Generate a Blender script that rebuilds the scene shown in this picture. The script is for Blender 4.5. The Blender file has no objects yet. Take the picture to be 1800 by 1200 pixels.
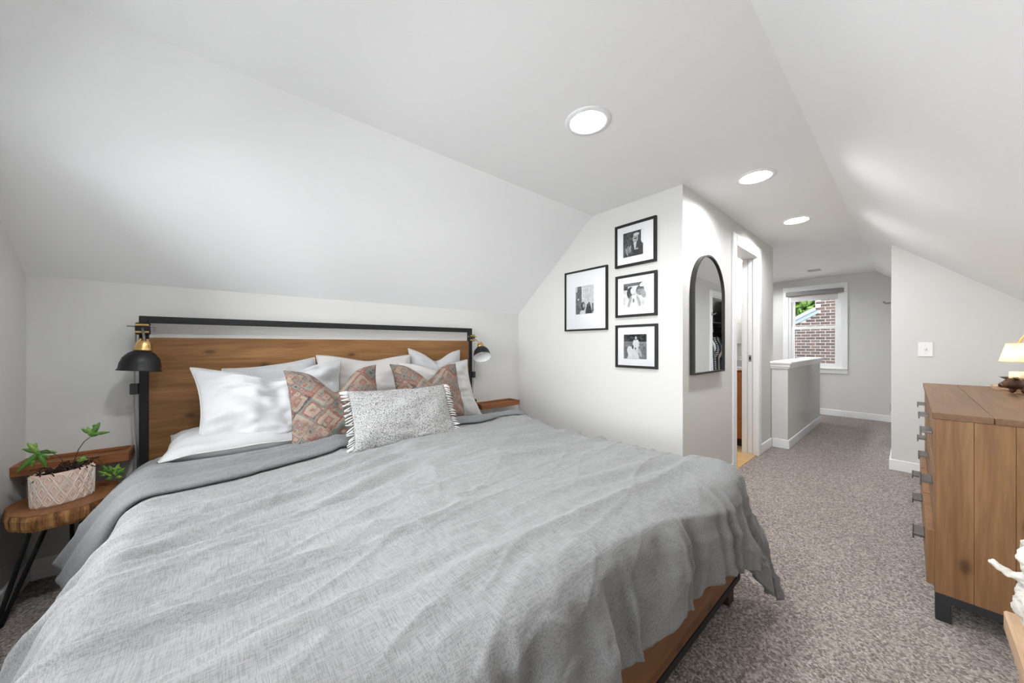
import bpy, bmesh, math, random
import numpy as np
from mathutils import Vector, Matrix
random.seed(7); rng = np.random.default_rng(7)
SC = bpy.context.scene; C = SC.collection; PI = math.pi

# ------------------------------------------------------------------ camera
FPX, Y0, CX, CAMH = 593.8, 606.6, 900.0, 1.10
TH = math.atan(701.7 / FPX)                       # angle between view axis and the ridge (+X)
cam = bpy.data.cameras.new('camera'); camo = bpy.data.objects.new('camera', cam); C.objects.link(camo)
cam.sensor_width = 36; cam.lens = 36 * FPX / 1800; cam.shift_y = (Y0 - 600) / 1800
cam.clip_start = 0.02; cam.clip_end = 200
camo.location = (0, 0, CAMH); camo.rotation_euler = (PI / 2, 0, TH - PI / 2)
SC.camera = camo

def ray(u, v):
    a = (u - CX) / FPX
    return Vector((math.cos(TH) + a * math.sin(TH), math.sin(TH) - a * math.cos(TH), (Y0 - v) / FPX))
def px(u, v, ax, val):
    r = ray(u, v); o = Vector((0, 0, CAMH)); return o + r * ((val - o[ax]) / r[ax])

# ------------------------------------------------------------------ world, daylight, exposure
W = bpy.data.worlds.new('world'); SC.world = W; W.use_nodes = True
bg = W.node_tree.nodes['Background']; bg.inputs[0].default_value = (0.93, 0.965, 1.0, 1); bg.inputs[1].default_value = 10.5
SC.view_settings.view_transform = 'Standard'; SC.view_settings.look = 'None'
SC.view_settings.exposure = 0.45; SC.view_settings.gamma = 1.0; SC.view_settings.use_curve_mapping = False
DOWNLIGHT_W, BATH_W = 275.0, 420.0
def portal(loc, rot, sx, sy):                      # guides sampling of the sky through a window, emits nothing
    l = bpy.data.lights.new('window_portal', 'AREA'); l.shape = 'RECTANGLE'; l.size = sx; l.size_y = sy; l.cycles.is_portal = True
    o = bpy.data.objects.new('window_portal', l); C.objects.link(o); o.location = loc; o.rotation_euler = rot

# ------------------------------------------------------------------ materials
def mat(name, col=(.8, .8, .8), rough=.5, metal=0, spec=.5):
    m = bpy.data.materials.new(name); m.use_nodes = True
    p = m.node_tree.nodes['Principled BSDF']
    p.inputs['Base Color'].default_value = (*col, 1); p.inputs['Roughness'].default_value = rough
    p.inputs['Metallic'].default_value = metal; p.inputs['Specular IOR Level'].default_value = spec
    return m
class N:
    def __init__(s, m):
        s.m = m; s.t = m.node_tree; s.p = s.t.nodes['Principled BSDF']
    def n(s, typ, **kw):
        d = s.t.nodes.new(typ)
        for k, v in kw.items():
            if k.startswith('i_'):
                d.inputs[k[2:].replace('_', ' ')].default_value = v
            else: setattr(d, k, v)
        return d
    def l(s, a, b): s.t.links.new(a, b)
    def coords(s, scale=(1, 1, 1), rot=(0, 0, 0), out='Object'):
        tc = s.n('ShaderNodeTexCoord'); mp = s.n('ShaderNodeMapping')
        mp.inputs['Scale'].default_value = scale; mp.inputs['Rotation'].default_value = rot
        s.l(tc.outputs[out], mp.inputs['Vector']); return mp.outputs[0]
    def noise(s, vec, scale, detail=3, rough=.5, dist=0):
        d = s.n('ShaderNodeTexNoise'); d.inputs['Scale'].default_value = scale; d.inputs['Detail'].default_value = detail
        d.inputs['Roughness'].default_value = rough; d.inputs['Distortion'].default_value = dist
        s.l(vec, d.inputs['Vector']); return d.outputs['Fac']
    def voro(s, vec, scale, feature='F1'):
        d = s.n('ShaderNodeTexVoronoi', feature=feature); d.inputs['Scale'].default_value = scale; s.l(vec, d.inputs['Vector']); return d
    def ramp(s, fac, stops, interp='LINEAR'):
        r = s.n('ShaderNodeValToRGB'); e = r.color_ramp; e.interpolation = interp
        while len(e.elements) < len(stops): e.elements.new(.5)
        for q, (pos, c) in zip(e.elements, stops): q.position = pos; q.color = (*c, 1)
        s.l(fac, r.inputs[0]); return r.outputs[0]
    def mix(s, fac, a, b, mode='MIX'):
        d = s.n('ShaderNodeMix', data_type='RGBA', blend_type=mode)
        for sock, v in ((d.inputs[0], fac), (d.inputs[6], a), (d.inputs[7], b)):
            if hasattr(v, 'default_value'): s.l(v, sock)
            elif isinstance(v, tuple): sock.default_value = (*v, 1)
            else: sock.default_value = v
        return d.outputs[2]
    def math(s, op, a, b=0.0):
        d = s.n('ShaderNodeMath', operation=op)
        for i, v in enumerate((a, b)):
            if hasattr(v, 'default_value'): s.l(v, d.inputs[i])
            else: d.inputs[i].default_value = v
        return d.outputs[0]
    def color(s, c): s.l(c, s.p.inputs['Base Color'])
    def bump(s, h, strength=.3, dist=.01):
        b = s.n('ShaderNodeBump'); b.inputs['Strength'].default_value = strength; b.inputs['Distance'].default_value = dist
        s.l(h, b.inputs['Height']); s.l(b.outputs[0], s.p.inputs['Normal'])

def paint(name, col, rough=.7):
    m = mat(name, col, rough, spec=.3); k = N(m); v = k.coords(); k.bump(k.noise(v, 260, 2), .06, .002); return m
def wood(name, dark, mid, light, axis='x', scale=1.0, rough=.5, knots='xz', streak=1.0):
    m = mat(name, mid, rough, spec=.35); k = N(m)
    along, across = 1.1 * scale, 16 * scale
    sc = {'x': (along, across, across), 'y': (across, along, across), 'z': (across, across, along)}[axis]
    v = k.coords(sc)
    n1 = k.noise(v, 1.0, 5, .6, .8); n2 = k.noise(v, 4.5, 4, .65)
    c = k.ramp(n1, [(.28, dark), (.5, mid), (.72, light)])
    c = k.mix(k.math('MULTIPLY', k.ramp(n2, [(.38, (1, 1, 1)), (.6, (0, 0, 0))]), .45 * streak), c, dark)
    if knots:
        sx = k.n('ShaderNodeSeparateXYZ'); k.l(k.coords(), sx.inputs[0]); cb = k.n('ShaderNodeCombineXYZ')
        for q, ch in enumerate(knots): k.l(k.math('MULTIPLY', sx.outputs['XYZ'.index(ch.upper())], (3.2 if ch == axis else 6.5) * scale), cb.inputs[q])
        d = k.n('ShaderNodeTexVoronoi', voronoi_dimensions='2D'); d.inputs['Scale'].default_value = 1.0; k.l(cb.outputs[0], d.inputs['Vector'])
        ring = k.ramp(d.outputs['Distance'], [(0.0, (1, 1, 1)), (.055, (.75, .75, .75)), (.09, (.2, .2, .2)), (.15, (0, 0, 0))])
        c = k.mix(k.math('MULTIPLY', ring, .8), c, tuple(q * .35 for q in dark))
    k.color(c); k.bump(n2, .12, .003); return m

M = {}
M['wall'] = paint('wall_paint', (.66, .652, .63))
M['ceil'] = paint('ceiling_paint', (.88, .88, .88))
M['trim'] = paint('trim_white', (.86, .86, .86), .4)
M['white_gloss'] = mat('white_gloss', (.85, .85, .85), .3)
M['black_metal'] = mat('black_metal', (.012, .012, .013), .55, 0, .3)
M['black_shade'] = mat('black_enamel', (.008, .008, .009), .42, 0, .35)
M['brass'] = mat('brass', (.72, .47, .19), .32, 1)
M['steel'] = mat('steel', (.35, .34, .33), .38, 1)
M['grey_metal'] = mat('grey_pull_metal', (.20, .19, .18), .35, .9)
M['frame'] = mat('frame_black', (.016, .015, .013), .5, 0, .3)
M['mat_board'] = mat('mat_board', (.80, .79, .80), .8)
M['cord'] = mat('cord_grey', (.30, .30, .30), .6)
M['rubber'] = mat('dark_plastic', (.02, .02, .02), .5)
M['mirror'] = mat('mirror_glass', (.92, .93, .93), .0, 1)
M['oak_panel'] = wood('headboard_wood', (.13, .056, .018), (.235, .112, .038), (.31, .160, .058), 'x', 1.0, .5)
M['foot_wood'] = wood('foot_wood', (.11, .042, .012), (.19, .082, .025), (.25, .115, .036), 'x', 1.2, .45)
M['dresser_wood'] = wood('dresser_wood', (.15, .070, .028), (.25, .130, .058), (.32, .180, .085), 'z', .8, .42, 'yz')
M['dresser_top'] = wood('dresser_top_wood', (.13, .066, .031), (.19, .104, .052), (.235, .135, .07), 'x', 1.0, .45, False)
M['ledge_wood'] = wood('ledge_wood', (.16, .055, .020), (.30, .115, .042), (.38, .16, .06), 'x', 1.4, .45, False)
M['pale_wood'] = wood('pale_wood', (.38, .24, .14), (.52, .35, .22), (.62, .44, .29), 'x', 1.2, .55, False)
M['slab_top'] = wood('slab_top_wood', (.14, .055, .022), (.27, .115, .045), (.36, .17, .075), 'y', 1.5, .4, False)
M['vanity_wood'] = wood('vanity_wood', (.30, .10, .028), (.42, .155, .045), (.50, .20, .06), 'z', 1.5, .4, False)
M['bath_floor'] = wood('bath_floor_wood', (.45, .28, .12), (.58, .38, .18), (.68, .47, .24), 'y', 1.5, .35, False)
M['black_base'] = mat('black_base_steel', (.02, .021, .023), .45)
M['deep_brown'] = mat('dark_stained_wood', (.040, .018, .012), .5)

m = mat('bark', (.3, .13, .04), .75); k = N(m); v = k.coords((38, 38, 4)); n_ = k.noise(v, 1.0, 4, .6, .6)
k.color(k.ramp(n_, [(.34, (.045, .018, .008)), (.46, (.24, .10, .03)), (.62, (.47, .24, .085))])); k.bump(n_, .7, .01); M['bark'] = m

m = mat('carpet', (.3, .25, .22), .95, spec=.1); k = N(m); v = k.coords()
vo = k.voro(v, 150); n1 = k.noise(v, 70, 3, .7); n2 = k.noise(v, 3.0, 2)
sep = k.n('ShaderNodeSeparateColor'); k.l(vo.outputs['Color'], sep.inputs[0])
f_ = k.math('ADD', k.math('MULTIPLY', sep.outputs[0], .55), k.math('MULTIPLY', n1, .5))
c = k.ramp(f_, [(.20, (.105, .080, .068)), (.45, (.275, .222, .196)), (.62, (.42, .355, .318)), (.85, (.64, .575, .53))])
c = k.mix(k.math('MULTIPLY', n2, .2), c, (.25, .205, .18))
k.color(c); h_ = k.math('ADD', k.math('MULTIPLY', vo.outputs['Distance'], -1.0), n1); k.bump(h_, .8, .012)
k.p.inputs['Sheen Weight'].default_value = .25; M['carpet'] = m

def linen(name, col, weave=900, slub=.10, cr=.3, dist=.004):
    m = mat(name, col, .9, spec=.12); k = N(m)
    a = k.noise(k.coords((1, .035, .3)), weave, 2, .55); b = k.noise(k.coords((.035, 1, 1)), weave, 2, .55)
    w = k.math('ADD', a, b)
    big = k.noise(k.coords((.8, 4, 1.5)), 4.0, 4, .6, .8)
    c = k.ramp(w, [(.75, tuple(q * (1 - slub * 2.2) for q in col)), (1.0, col), (1.25, tuple(min(1, q * (1 + slub * 2.0)) for q in col))])
    k.color(c)
    h = k.math('ADD', k.math('MULTIPLY', big, 1.5), k.math('MULTIPLY', w, .25)); k.bump(h, cr, dist)
    k.p.inputs['Sheen Weight'].default_value = .15
    return m
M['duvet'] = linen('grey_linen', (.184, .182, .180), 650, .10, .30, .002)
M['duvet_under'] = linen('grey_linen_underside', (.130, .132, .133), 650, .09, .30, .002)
M['sheet'] = linen('white_cotton', (.47, .47, .482), 1800, .02, .35, .006)
M['pillow_white'] = linen('white_pillow_cotton', (.43, .43, .433), 1800, .02, .35, .006)
M['pillow_cream'] = linen('cream_pillow_cotton', (.455, .44, .42), 1800, .02, .35, .006)
M['piping'] = mat('piping_cloth', (.45, .44, .42), .9, spec=.1)
M['mattress'] = mat('mattress_cloth', (.75, .75, .74), .9, spec=.1)

m = mat('knit_white', (.8, .79, .77), .95, spec=.1); k = N(m); v = k.coords((1, 1, 1.5)); vo = k.voro(v, 190)
k.color(k.ramp(vo.outputs['Distance'], [(.10, (.53, .525, .515)), (.45, (.44, .435, .425)), (.72, (.17, .165, .16))]))
k.bump(k.math('MULTIPLY', vo.outputs['Distance'], -1.0), .9, .006); M['knit'] = m
M['fringe'] = mat('fringe_cotton', (.53, .525, .515), .95, spec=.1)

m = mat('kilim_print', (0.204, 0.157, 0.133), .95, spec=.1); k = N(m)
v = k.coords((1, 1, 1), (0, math.radians(45), 0)); v0 = k.coords()
wob = k.noise(v0, 9, 2)
sx = k.n('ShaderNodeSeparateXYZ'); nzv = k.n('ShaderNodeTexNoise'); nzv.inputs['Scale'].default_value = 30; k.l(v0, nzv.inputs['Vector'])
ad = k.n('ShaderNodeVectorMath', operation='MULTIPLY_ADD'); k.l(nzv.outputs['Color'], ad.inputs[0]); ad.inputs[1].default_value = (.022, .022, .022); k.l(v, ad.inputs[2]); k.l(ad.outputs[0], sx.inputs[0])
def motif(freq, steps, off):
    a = k.math('MULTIPLY', sx.outputs[0], freq); b = k.math('MULTIPLY', sx.outputs[2], freq)
    mm = k.math('MAXIMUM', k.math('PINGPONG', a, .5), k.math('PINGPONG', b, .5)); q = k.math('FLOOR', k.math('MULTIPLY', mm, steps))
    cb = k.n('ShaderNodeCombineXYZ'); k.l(k.math('FLOOR', k.math('ADD', a, .5)), cb.inputs[0]); k.l(k.math('FLOOR', k.math('ADD', b, .5)), cb.inputs[1]); cb.inputs[2].default_value = off
    wn = k.n('ShaderNodeTexWhiteNoise'); k.l(cb.outputs[0], wn.inputs['Vector'])
    return k.math('FRACT', k.math('ADD', k.math('MULTIPLY', q, .381), wn.outputs['Value']))
pal = [(0, (.150, .050, .040)), (.15, (.215, .165, .125)), (.30, (.085, .120, .112)), (.44, (.185, .090, .070)), (.56, (.235, .190, .150)), (.70, (.120, .150, .138)), (.80, (.150, .060, .048)), (.92, (.030, .022, .024))]
c1 = k.ramp(motif(11.0, 10, 1.0), pal, 'CONSTANT'); c2 = k.ramp(motif(34.0, 7, 5.0), pal, 'CONSTANT')
c4 = k.mix(k.ramp(wob, [(.44, (.12, .12, .12)), (.56, (.85, .85, .85))]), c1, c2)
c4 = k.mix(k.ramp(k.noise(v0, 160, 2), [(.35, (0, 0, 0)), (.7, (.45, .45, .45))]), c4, (.22, .185, .155))
k.color(c4); k.bump(k.noise(v0, 300, 2), .25, .003); M['kilim'] = m

m = mat('terracotta_pot', (.72, .50, .41), .7); M['pot'] = m
M['pot_line'] = mat('pot_relief_white', (.80, .72, .66), .7)
M['soil'] = mat('moss_and_roots', (.035, .016, .010), .95)
M['leaf'] = mat('leaf_green', (.085, .22, .030), .45); M['leaf2'] = mat('leaf_light_green', (.20, .34, .055), .45)
M['stem'] = mat('stem_brown', (.05, .04, .02), .6)
M['grout'] = mat('mortar', (.24, .235, .225), .9)
m = mat('brick_clay', (.2, .1, .08), .9, spec=.1); k = N(m); oi = k.n('ShaderNodeObjectInfo'); n1 = k.noise(k.coords(), 40, 3)
c = k.ramp(oi.outputs['Random'], [(0, (.015, .011, .011)), (.3, (.025, .017, .016)), (.6, (.036, .024, .021)), (.85, (.052, .032, .026)), (1, (.024, .018, .018))])
k.color(k.mix(.35, c, k.ramp(n1, [(.3, (.016, .011, .010)), (.7, (.060, .041, .035))]))); M['brick'] = m
M['fascia'] = mat('blue_grey_fascia', (.06, .085, .10), .6); M['fascia2'] = mat('pale_fascia_edge', (.12, .15, .165), .6)
M['shingle'] = mat('roof_shingle', (.10, .105, .11), .9)
m = mat('tree_leaves', (.12, .28, .03), .6); k = N(m); oi = k.noise(k.coords(), 5, 3)
k.color(k.ramp(oi, [(.3, (.012, .045, .003)), (.5, (.045, .11, .009)), (.7, (.11, .17, .022))])); M['tree'] = m
M['bounce_yard'] = mat('pale_bounce_yard', (.36, .36, .35), .95)
M['tree_bark'] = mat('tree_bark', (.10, .07, .05), .9)
m = bpy.data.materials.new('window_glass'); m.use_nodes = True; t = m.node_tree; t.nodes.remove(t.nodes['Principled BSDF'])
a = t.nodes.new('ShaderNodeBsdfTransparent'); b = t.nodes.new('ShaderNodeBsdfGlossy'); b.inputs['Roughness'].default_value = 0.0
fr = t.nodes.new('ShaderNodeFresnel'); fr.inputs[0].default_value = 1.3; mx = t.nodes.new('ShaderNodeMixShader')
t.links.new(fr.outputs[0], mx.inputs[0]); t.links.new(a.outputs[0], mx.inputs[1]); t.links.new(b.outputs[0], mx.inputs[2])
t.links.new(mx.outputs[0], t.nodes['Material Output'].inputs[0]); M['glass'] = m
def emis(name, col, s):
    m = mat(name, col, .5); p = m.node_tree.nodes['Principled BSDF']; p.inputs['Emission Color'].default_value = (*col, 1); p.inputs['Emission Strength'].default_value = s; return m
M['lens'] = emis('downlight_lens', (.965, .985, 1), DOWNLIGHT_W); M['bath_lamp'] = emis('bath_lamp_glass', (1, .97, .94), BATH_W)
M['bulb'] = emis('warm_bulb', (1, .78, .52), 34)
M['shade_fabric'] = mat('roller_shade_fabric', (.60, .59, .58), .9); M['shade_cassette'] = mat('roller_shade_cassette', (.22, .21, .21), .5)
M['vent'] = mat('vent_grey', (.45, .45, .45), .5)
m = mat('pig_wood', (.06, .025, .012), .3); k = N(m); n1 = k.noise(k.coords((1, 4, 1)), 14, 3)
k.color(k.ramp(n1, [(.3, (.018, .008, .005)), (.7, (.13, .05, .02))])); M['pig'] = m
m = mat('rattan', (.72, .56, .38), .7); k = N(m); n1 = k.noise(k.coords((60, 60, 3)), 1, 2)
k.color(k.ramp(n1, [(.35, (.62, .50, .36)), (.65, (.86, .78, .64))])); k.p.inputs['Transmission Weight'].default_value = 0; M['rattan'] = m
M['candle'] = mat('candle_wax', (.85, .76, .58), .5); M['jar'] = mat('candle_label', (.82, .70, .45), .4)
m = mat('driftwood', (.7, .67, .6), .8); k = N(m); n1 = k.noise(k.coords((1, 1, 1)), 26, 5, .65, .6)
k.color(k.ramp(n1, [(.32, (.36, .34, .30)), (.46, (.66, .63, .57)), (.66, (.83, .81, .76))])); k.bump(n1, .5, .006); M['drift'] = m
m = mat('vertex_print', (.5, .5, .5), .5, spec=.3); k = N(m); at = k.n('ShaderNodeVertexColor'); at.layer_name = 'ink'; k.color(at.outputs[0]); M['print'] = m
M['switch'] = mat('switch_plastic', (.82, .82, .81), .35)
M['bath_tile'] = mat('bath_wall_paint', (.80, .80, .79), .5)

# ------------------------------------------------------------------ helpers
def tag(o, label, cat=None, group=None, kind=None):
    if label: o['label'] = label
    if cat: o['category'] = cat
    if group: o['group'] = group
    if kind: o['kind'] = kind
    return o
def thing(name, label, cat, loc=(0, 0, 0), rot=(0, 0, 0), group=None):
    o = bpy.data.objects.new(name, None); C.objects.link(o); o.location = loc; o.rotation_euler = rot; o.empty_display_size = .05
    return tag(o, label, cat, group)
def obj(name, bm, m, parent=None, smooth=False, local=False):
    """link bm as one mesh object; bm is in world coordinates unless local"""
    if parent is not None and not local:
        q = parent; off = Vector()
        while q is not None: off += q.location; q = q.parent
        bmesh.ops.translate(bm, verts=bm.verts, vec=-off)
    me = bpy.data.meshes.new(name); bmesh.ops.recalc_face_normals(bm, faces=bm.faces); bm.to_mesh(me); bm.free()
    o = bpy.data.objects.new(name, me); C.objects.link(o)
    me.materials.append(M[m] if isinstance(m, str) else m)
    if smooth:
        me.polygons.foreach_set('use_smooth', [True] * len(me.polygons))
    if parent is not None: o.parent = parent
    return o
def struct(name, bm, m, label, parent=None):
    o = obj(name, bm, m, parent)
    if parent is None: tag(o, label, 'structure' if False else name.split('_')[0], None, 'structure')
    return o
def nb(): return bmesh.new()
def bx(bm, x0, x1, y0, y1, z0, z1, bev=0, seg=1):
    r = bmesh.ops.create_cube(bm, size=1)['verts']
    for v in r: v.co = Vector(((x0 + x1) / 2 + v.co.x * (x1 - x0), (y0 + y1) / 2 + v.co.y * (y1 - y0), (z0 + z1) / 2 + v.co.z * (z1 - z0)))
    if bev:
        es = list({e for v in r for e in v.link_edges})
        bmesh.ops.bevel(bm, geom=es, offset=bev, segments=seg, affect='EDGES', profile=.7)
    return bm
def box(*a, **k): return bx(nb(), *a, **k)
def prism(bm, poly, ax, a0, a1):
    """extrude a polygon given in the two other axes along axis ax"""
    def P(p, a):
        q = list(p); q.insert(ax, a); return Vector(q)
    A = [bm.verts.new(P(p, a0)) for p in poly]; B = [bm.verts.new(P(p, a1)) for p in poly]; n = len(poly)
    bm.faces.new(A); bm.faces.new(B[::-1])
    for i in range(n): bm.faces.new((A[i], B[i], B[(i + 1) % n], A[(i + 1) % n]))
    return bm
def tube(bm, pts, rad, seg=8, caps=True):
    pts = [Vector(p) for p in pts]; n = len(pts); rings = []
    rr = rad if isinstance(rad, (list, tuple)) else [rad] * n
    up = None
    for i, p in enumerate(pts):
        d = (pts[min(i + 1, n - 1)] - pts[max(i - 1, 0)]).normalized()
        if up is None:
            up = Vector((0, 0, 1)) if abs(d.z) < .9 else Vector((1, 0, 0))
        a = (up - d * up.dot(d)).normalized(); b = d.cross(a); up = a
        rings.append([bm.verts.new(p + (a * math.cos(t) + b * math.sin(t)) * rr[i]) for t in [2 * PI * j / seg for j in range(seg)]])
    for r0, r1 in zip(rings, rings[1:]):
        for j in range(seg): bm.faces.new((r0[j], r0[(j + 1) % seg], r1[(j + 1) % seg], r1[j]))
    if caps: bm.faces.new(rings[0][::-1]); bm.faces.new(rings[-1])
    return bm
def lathe(bm, prof, seg=32, sx=1, sy=1, c=(0, 0, 0), close=False):
    rings = []
    for r, z in prof:
        if r < 1e-6: rings.append([bm.verts.new((c[0], c[1], c[2] + z))])
        else: rings.append([bm.verts.new((c[0] + r * sx * math.cos(2 * PI * j / seg), c[1] + r * sy * math.sin(2 * PI * j / seg), c[2] + z)) for j in range(seg)])
    for a, b in zip(rings, rings[1:]):
        for j in range(seg):
            q = [a[j % len(a)], a[(j + 1) % seg % len(a)], b[(j + 1) % seg % len(b)], b[j % len(b)]]
            q2 = []
            for v in q:
                if v not in q2: q2.append(v)
            if len(q2) > 2: bm.faces.new(q2)
    return bm
def smoothstep(a, b, x): t_ = np.clip((x - a) / (b - a), 0, 1); return t_ * t_ * (3 - 2 * t_)
class VN:                                            # value noise on numpy arrays
    def __init__(s, seed): s.g = np.random.default_rng(seed).random((256, 256)) * 2 - 1
    def __call__(s, x, y):
        x = np.asarray(x, float) + 500; y = np.asarray(y, float) + 500
        i = np.floor(x).astype(int); j = np.floor(y).astype(int); fx = x - i; fy = y - j
        fx = fx * fx * fx * (fx * (fx * 6 - 15) + 10); fy = fy * fy * fy * (fy * (fy * 6 - 15) + 10)
        g = lambda a, b: s.g[a % 256, b % 256]
        return (g(i, j) * (1 - fx) + g(i + 1, j) * fx) * (1 - fy) + (g(i, j + 1) * (1 - fx) + g(i + 1, j + 1) * fx) * fy
def gridmesh(P, closed_u=False):
    """P (n,m,3) -> bmesh"""
    n, m_, _ = P.shape; bm = nb(); vs = [bm.verts.new(p) for p in P.reshape(-1, 3)]
    for i in range(n - 1):
        for j in range(m_ - 1): bm.faces.new((vs[i * m_ + j], vs[i * m_ + j + 1], vs[(i + 1) * m_ + j + 1], vs[(i + 1) * m_ + j]))
    return bm
def grid_obj(name, P, m, parent=None, off=(0, 0, 0)):
    n, m_, _ = P.shape; idx = np.arange(n * m_).reshape(n, m_)
    F = np.stack([idx[:-1, :-1], idx[:-1, 1:], idx[1:, 1:], idx[1:, :-1]], -1).reshape(-1, 4)
    me = bpy.data.meshes.new(name); me.from_pydata((P.reshape(-1, 3) - np.array(off)).tolist(), [], F.tolist()); me.update()
    me.polygons.foreach_set('use_smooth', [True] * len(me.polygons)); me.materials.append(M[m])
    o = bpy.data.objects.new(name, me); C.objects.link(o)
    if parent is not None: o.parent = parent
    return o

# ------------------------------------------------------------------ room numbers (metres)
XL, XP, XE, XS, XF = -.71, 2.338, 4.63, 4.497, 7.25      # left wall, picture wall, end of mirror wall, switch wall, far wall
YR, YH, YM, YB = -.55, .113, .99, 2.657                  # right knee wall, hall wall, mirror wall, headboard knee wall
ZC, YS0, YS1, ZK, ZKR = 2.18, .325, 1.722, 1.425, 1.41   # flat ceiling, its edges, knee heights
zr = lambda y: ZC - (YS0 - y) * (ZC - ZKR) / (YS0 - YR)
T = .10
# floor, ceilings
struct('floor', box(XL - T, XF + T, YR - T, YB + T, -.08, 0), 'carpet', 'speckled taupe carpet floor of the attic bedroom')
lights = [(1.335, 1.009), (2.594, .646), (3.765, .641), (.09, 1.009), (5.45, 1.5), (6.6, 1.5)]  # gable-side and stairwell ones are out of view, added to brighten the rooms
bm = nb(); xs = sorted(lights); hs, rad = .13, .083
def rect(x0, x1, y0, y1):
    bm.faces.new([bm.verts.new((x, y, ZC)) for x, y in ((x0, y0), (x1, y0), (x1, y1), (x0, y1))])
cur = XL - T
for lx, ly in xs:
    rect(cur, lx - hs, YS0, YS1); rect(lx - hs, lx + hs, YS0, ly - hs); rect(lx - hs, lx + hs, ly + hs, YS1); cur = lx + hs
    n = 40; ins = []; outs = []
    for j in range(n):
        t_ = 2 * PI * j / n + PI / 4; cx_, cy_ = math.cos(t_), math.sin(t_); s_ = hs / max(abs(cx_), abs(cy_))
        ins.append(bm.verts.new((lx + rad * cx_, ly + rad * cy_, ZC))); outs.append(bm.verts.new((lx + s_ * cx_, ly + s_ * cy_, ZC)))
    for j in range(n): bm.faces.new((ins[j], ins[(j + 1) % n], outs[(j + 1) % n], outs[j]))
rect(cur, XF + T, YS0, YS1)
struct('ceiling', bm, 'ceil', 'flat white ceiling strip under the ridge with recessed lights')
struct('ceiling_slope_left', prism(nb(), [(YS1, ZC), (YB + T, ZK - T * (ZC - ZK) / (YB - YS1)), (YB + T, ZK + .1), (YS1 + .05, ZC + .1)], 0, XL - T, XF + T), 'ceil', 'white sloped ceiling above the headboard')
struct('ceiling_slope_right', prism(nb(), [(YS0, ZC), (YR - T, zr(YR - T)), (YR - T, ZKR + .1), (YS0 - .05, ZC + .1)], 0, XL - T, XF + T), 'ceil', 'white sloped ceiling above the dresser')
# walls
struct('wall_back', box(XL - T, XF + T, YB, YB + T, 0, ZK), 'wall', 'low greige knee wall behind the headboard')
struct('wall_right', box(XL - T, XF + T, YR - T, YR, 0, ZKR), 'wall', 'low greige knee wall behind the dresser')
WY0, WY1, WZ0, WZ1 = .02, 2.02, .56, 1.84               # unseen window pair in the left gable wall, added and widened for daylight
bm = nb()
prism(bm, [(YR, 0), (WY0, 0), (WY0, zr(WY0)), (YR, ZKR)], 0, XL - T, XL)
zl = lambda y: ZC - (y - YS1) * (ZC - ZK) / (YB - YS1)
prism(bm, [(WY1, 0), (YB, 0), (YB, ZK), (WY1, zl(WY1))], 0, XL - T, XL)
bx(bm, XL - T, XL, WY0, WY1, 0, WZ0); prism(bm, [(WY0, WZ1), (WY1, WZ1), (WY1, zl(WY1)), (YS1, ZC), (YS0, ZC), (WY0, zr(WY0))], 0, XL - T, XL)
bx(bm, XL - T, XL, .98, 1.06, WZ0, WZ1)
struct('wall_left', bm, 'wall', 'greige gable wall beside the live-edge side table')
struct('wall_partition', prism(nb(), [(YM + .12, 0), (YB, 0), (YB, ZK), (YS1, ZC), (YM + .12, ZC)], 0, XP, XP + T), 'wall', 'greige wall with the framed photographs')
DX0, DX1, DZ = 3.385, 4.045, 1.985                       # bathroom doorway
bm = nb(); bx(bm, XP, DX0, YM, YM + .12, 0, ZC); bx(bm, DX1, XE, YM, YM + .12, 0, ZC); bx(bm, DX0, DX1, YM, YM + .12, DZ, ZC)
struct('wall_hall_left', bm, 'wall', 'greige wall with arched mirror and bathroom doorway')
struct('wall_bathroom_end', prism(nb(), [(YM + .12, 0), (YB, 0), (YB, ZK), (YS1, ZC), (YM + .12, ZC)], 0, XE - .10, XE), 'bath_tile', 'pale wall at the end of the bathroom')
struct('wall_switch', prism(nb(), [(YR, 0), (YH, 0), (YH, zr(YH)), (YR, ZKR)], 0, XS, XS + T), 'wall', 'greige wall with light switch at the end of the dresser')
KX0, KX1, KZ = 5.23, 6.03, 1.80
bm = nb(); bx(bm, XS + T, KX0, YH - T, YH, 0, zr(YH)); bx(bm, KX1, XF, YH - T, YH, 0, zr(YH)); bx(bm, KX0, KX1, YH - T, YH, KZ, zr(YH))
struct('wall_hall_right', bm, 'wall', 'greige hall wall with closet doorway')
FY0, FY1, FZ0, FZ1 = .70, 1.335, .745, 1.985            # far window opening
bm = nb(); prism(bm, [(YR, 0), (FY0, 0), (FY0, ZC), (YS0, ZC), (YR, ZKR)], 0, XF, XF + T)
prism(bm, [(FY1, 0), (YB, 0), (YB, ZK), (YS1, ZC), (FY1, ZC)], 0, XF, XF + T)
bx(bm, XF, XF + T, FY0, FY1, 0, FZ0); bx(bm, XF, XF + T, FY0, FY1, FZ1, ZC)
struct('wall_far', bm, 'wall', 'greige end wall with the window at the end of the hall')
# half wall round the stairwell
HX0, HX1, HY0, HY1 = 4.545, 6.50, .845, .985
struct('wall_half', box(HX0, HX1, HY0, HY1, 0, .85), 'wall', 'low greige half wall beside the stairwell')
bm = nb(); bx(bm, HX0 - .035, HX1 + .03, HY0 - .035, HY1 + .035, .90, .925, .006); bx(bm, HX0 - .022, HX1 + .02, HY0 - .022, HY1 + .022, .87, .90, .004); bx(bm, HX0 - .012, HX1 + .01, HY0 - .012, HY1 + .012, .85, .87, .003)
struct('trim_1', bm, 'trim', 'white moulded cap on the low half wall')
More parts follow.
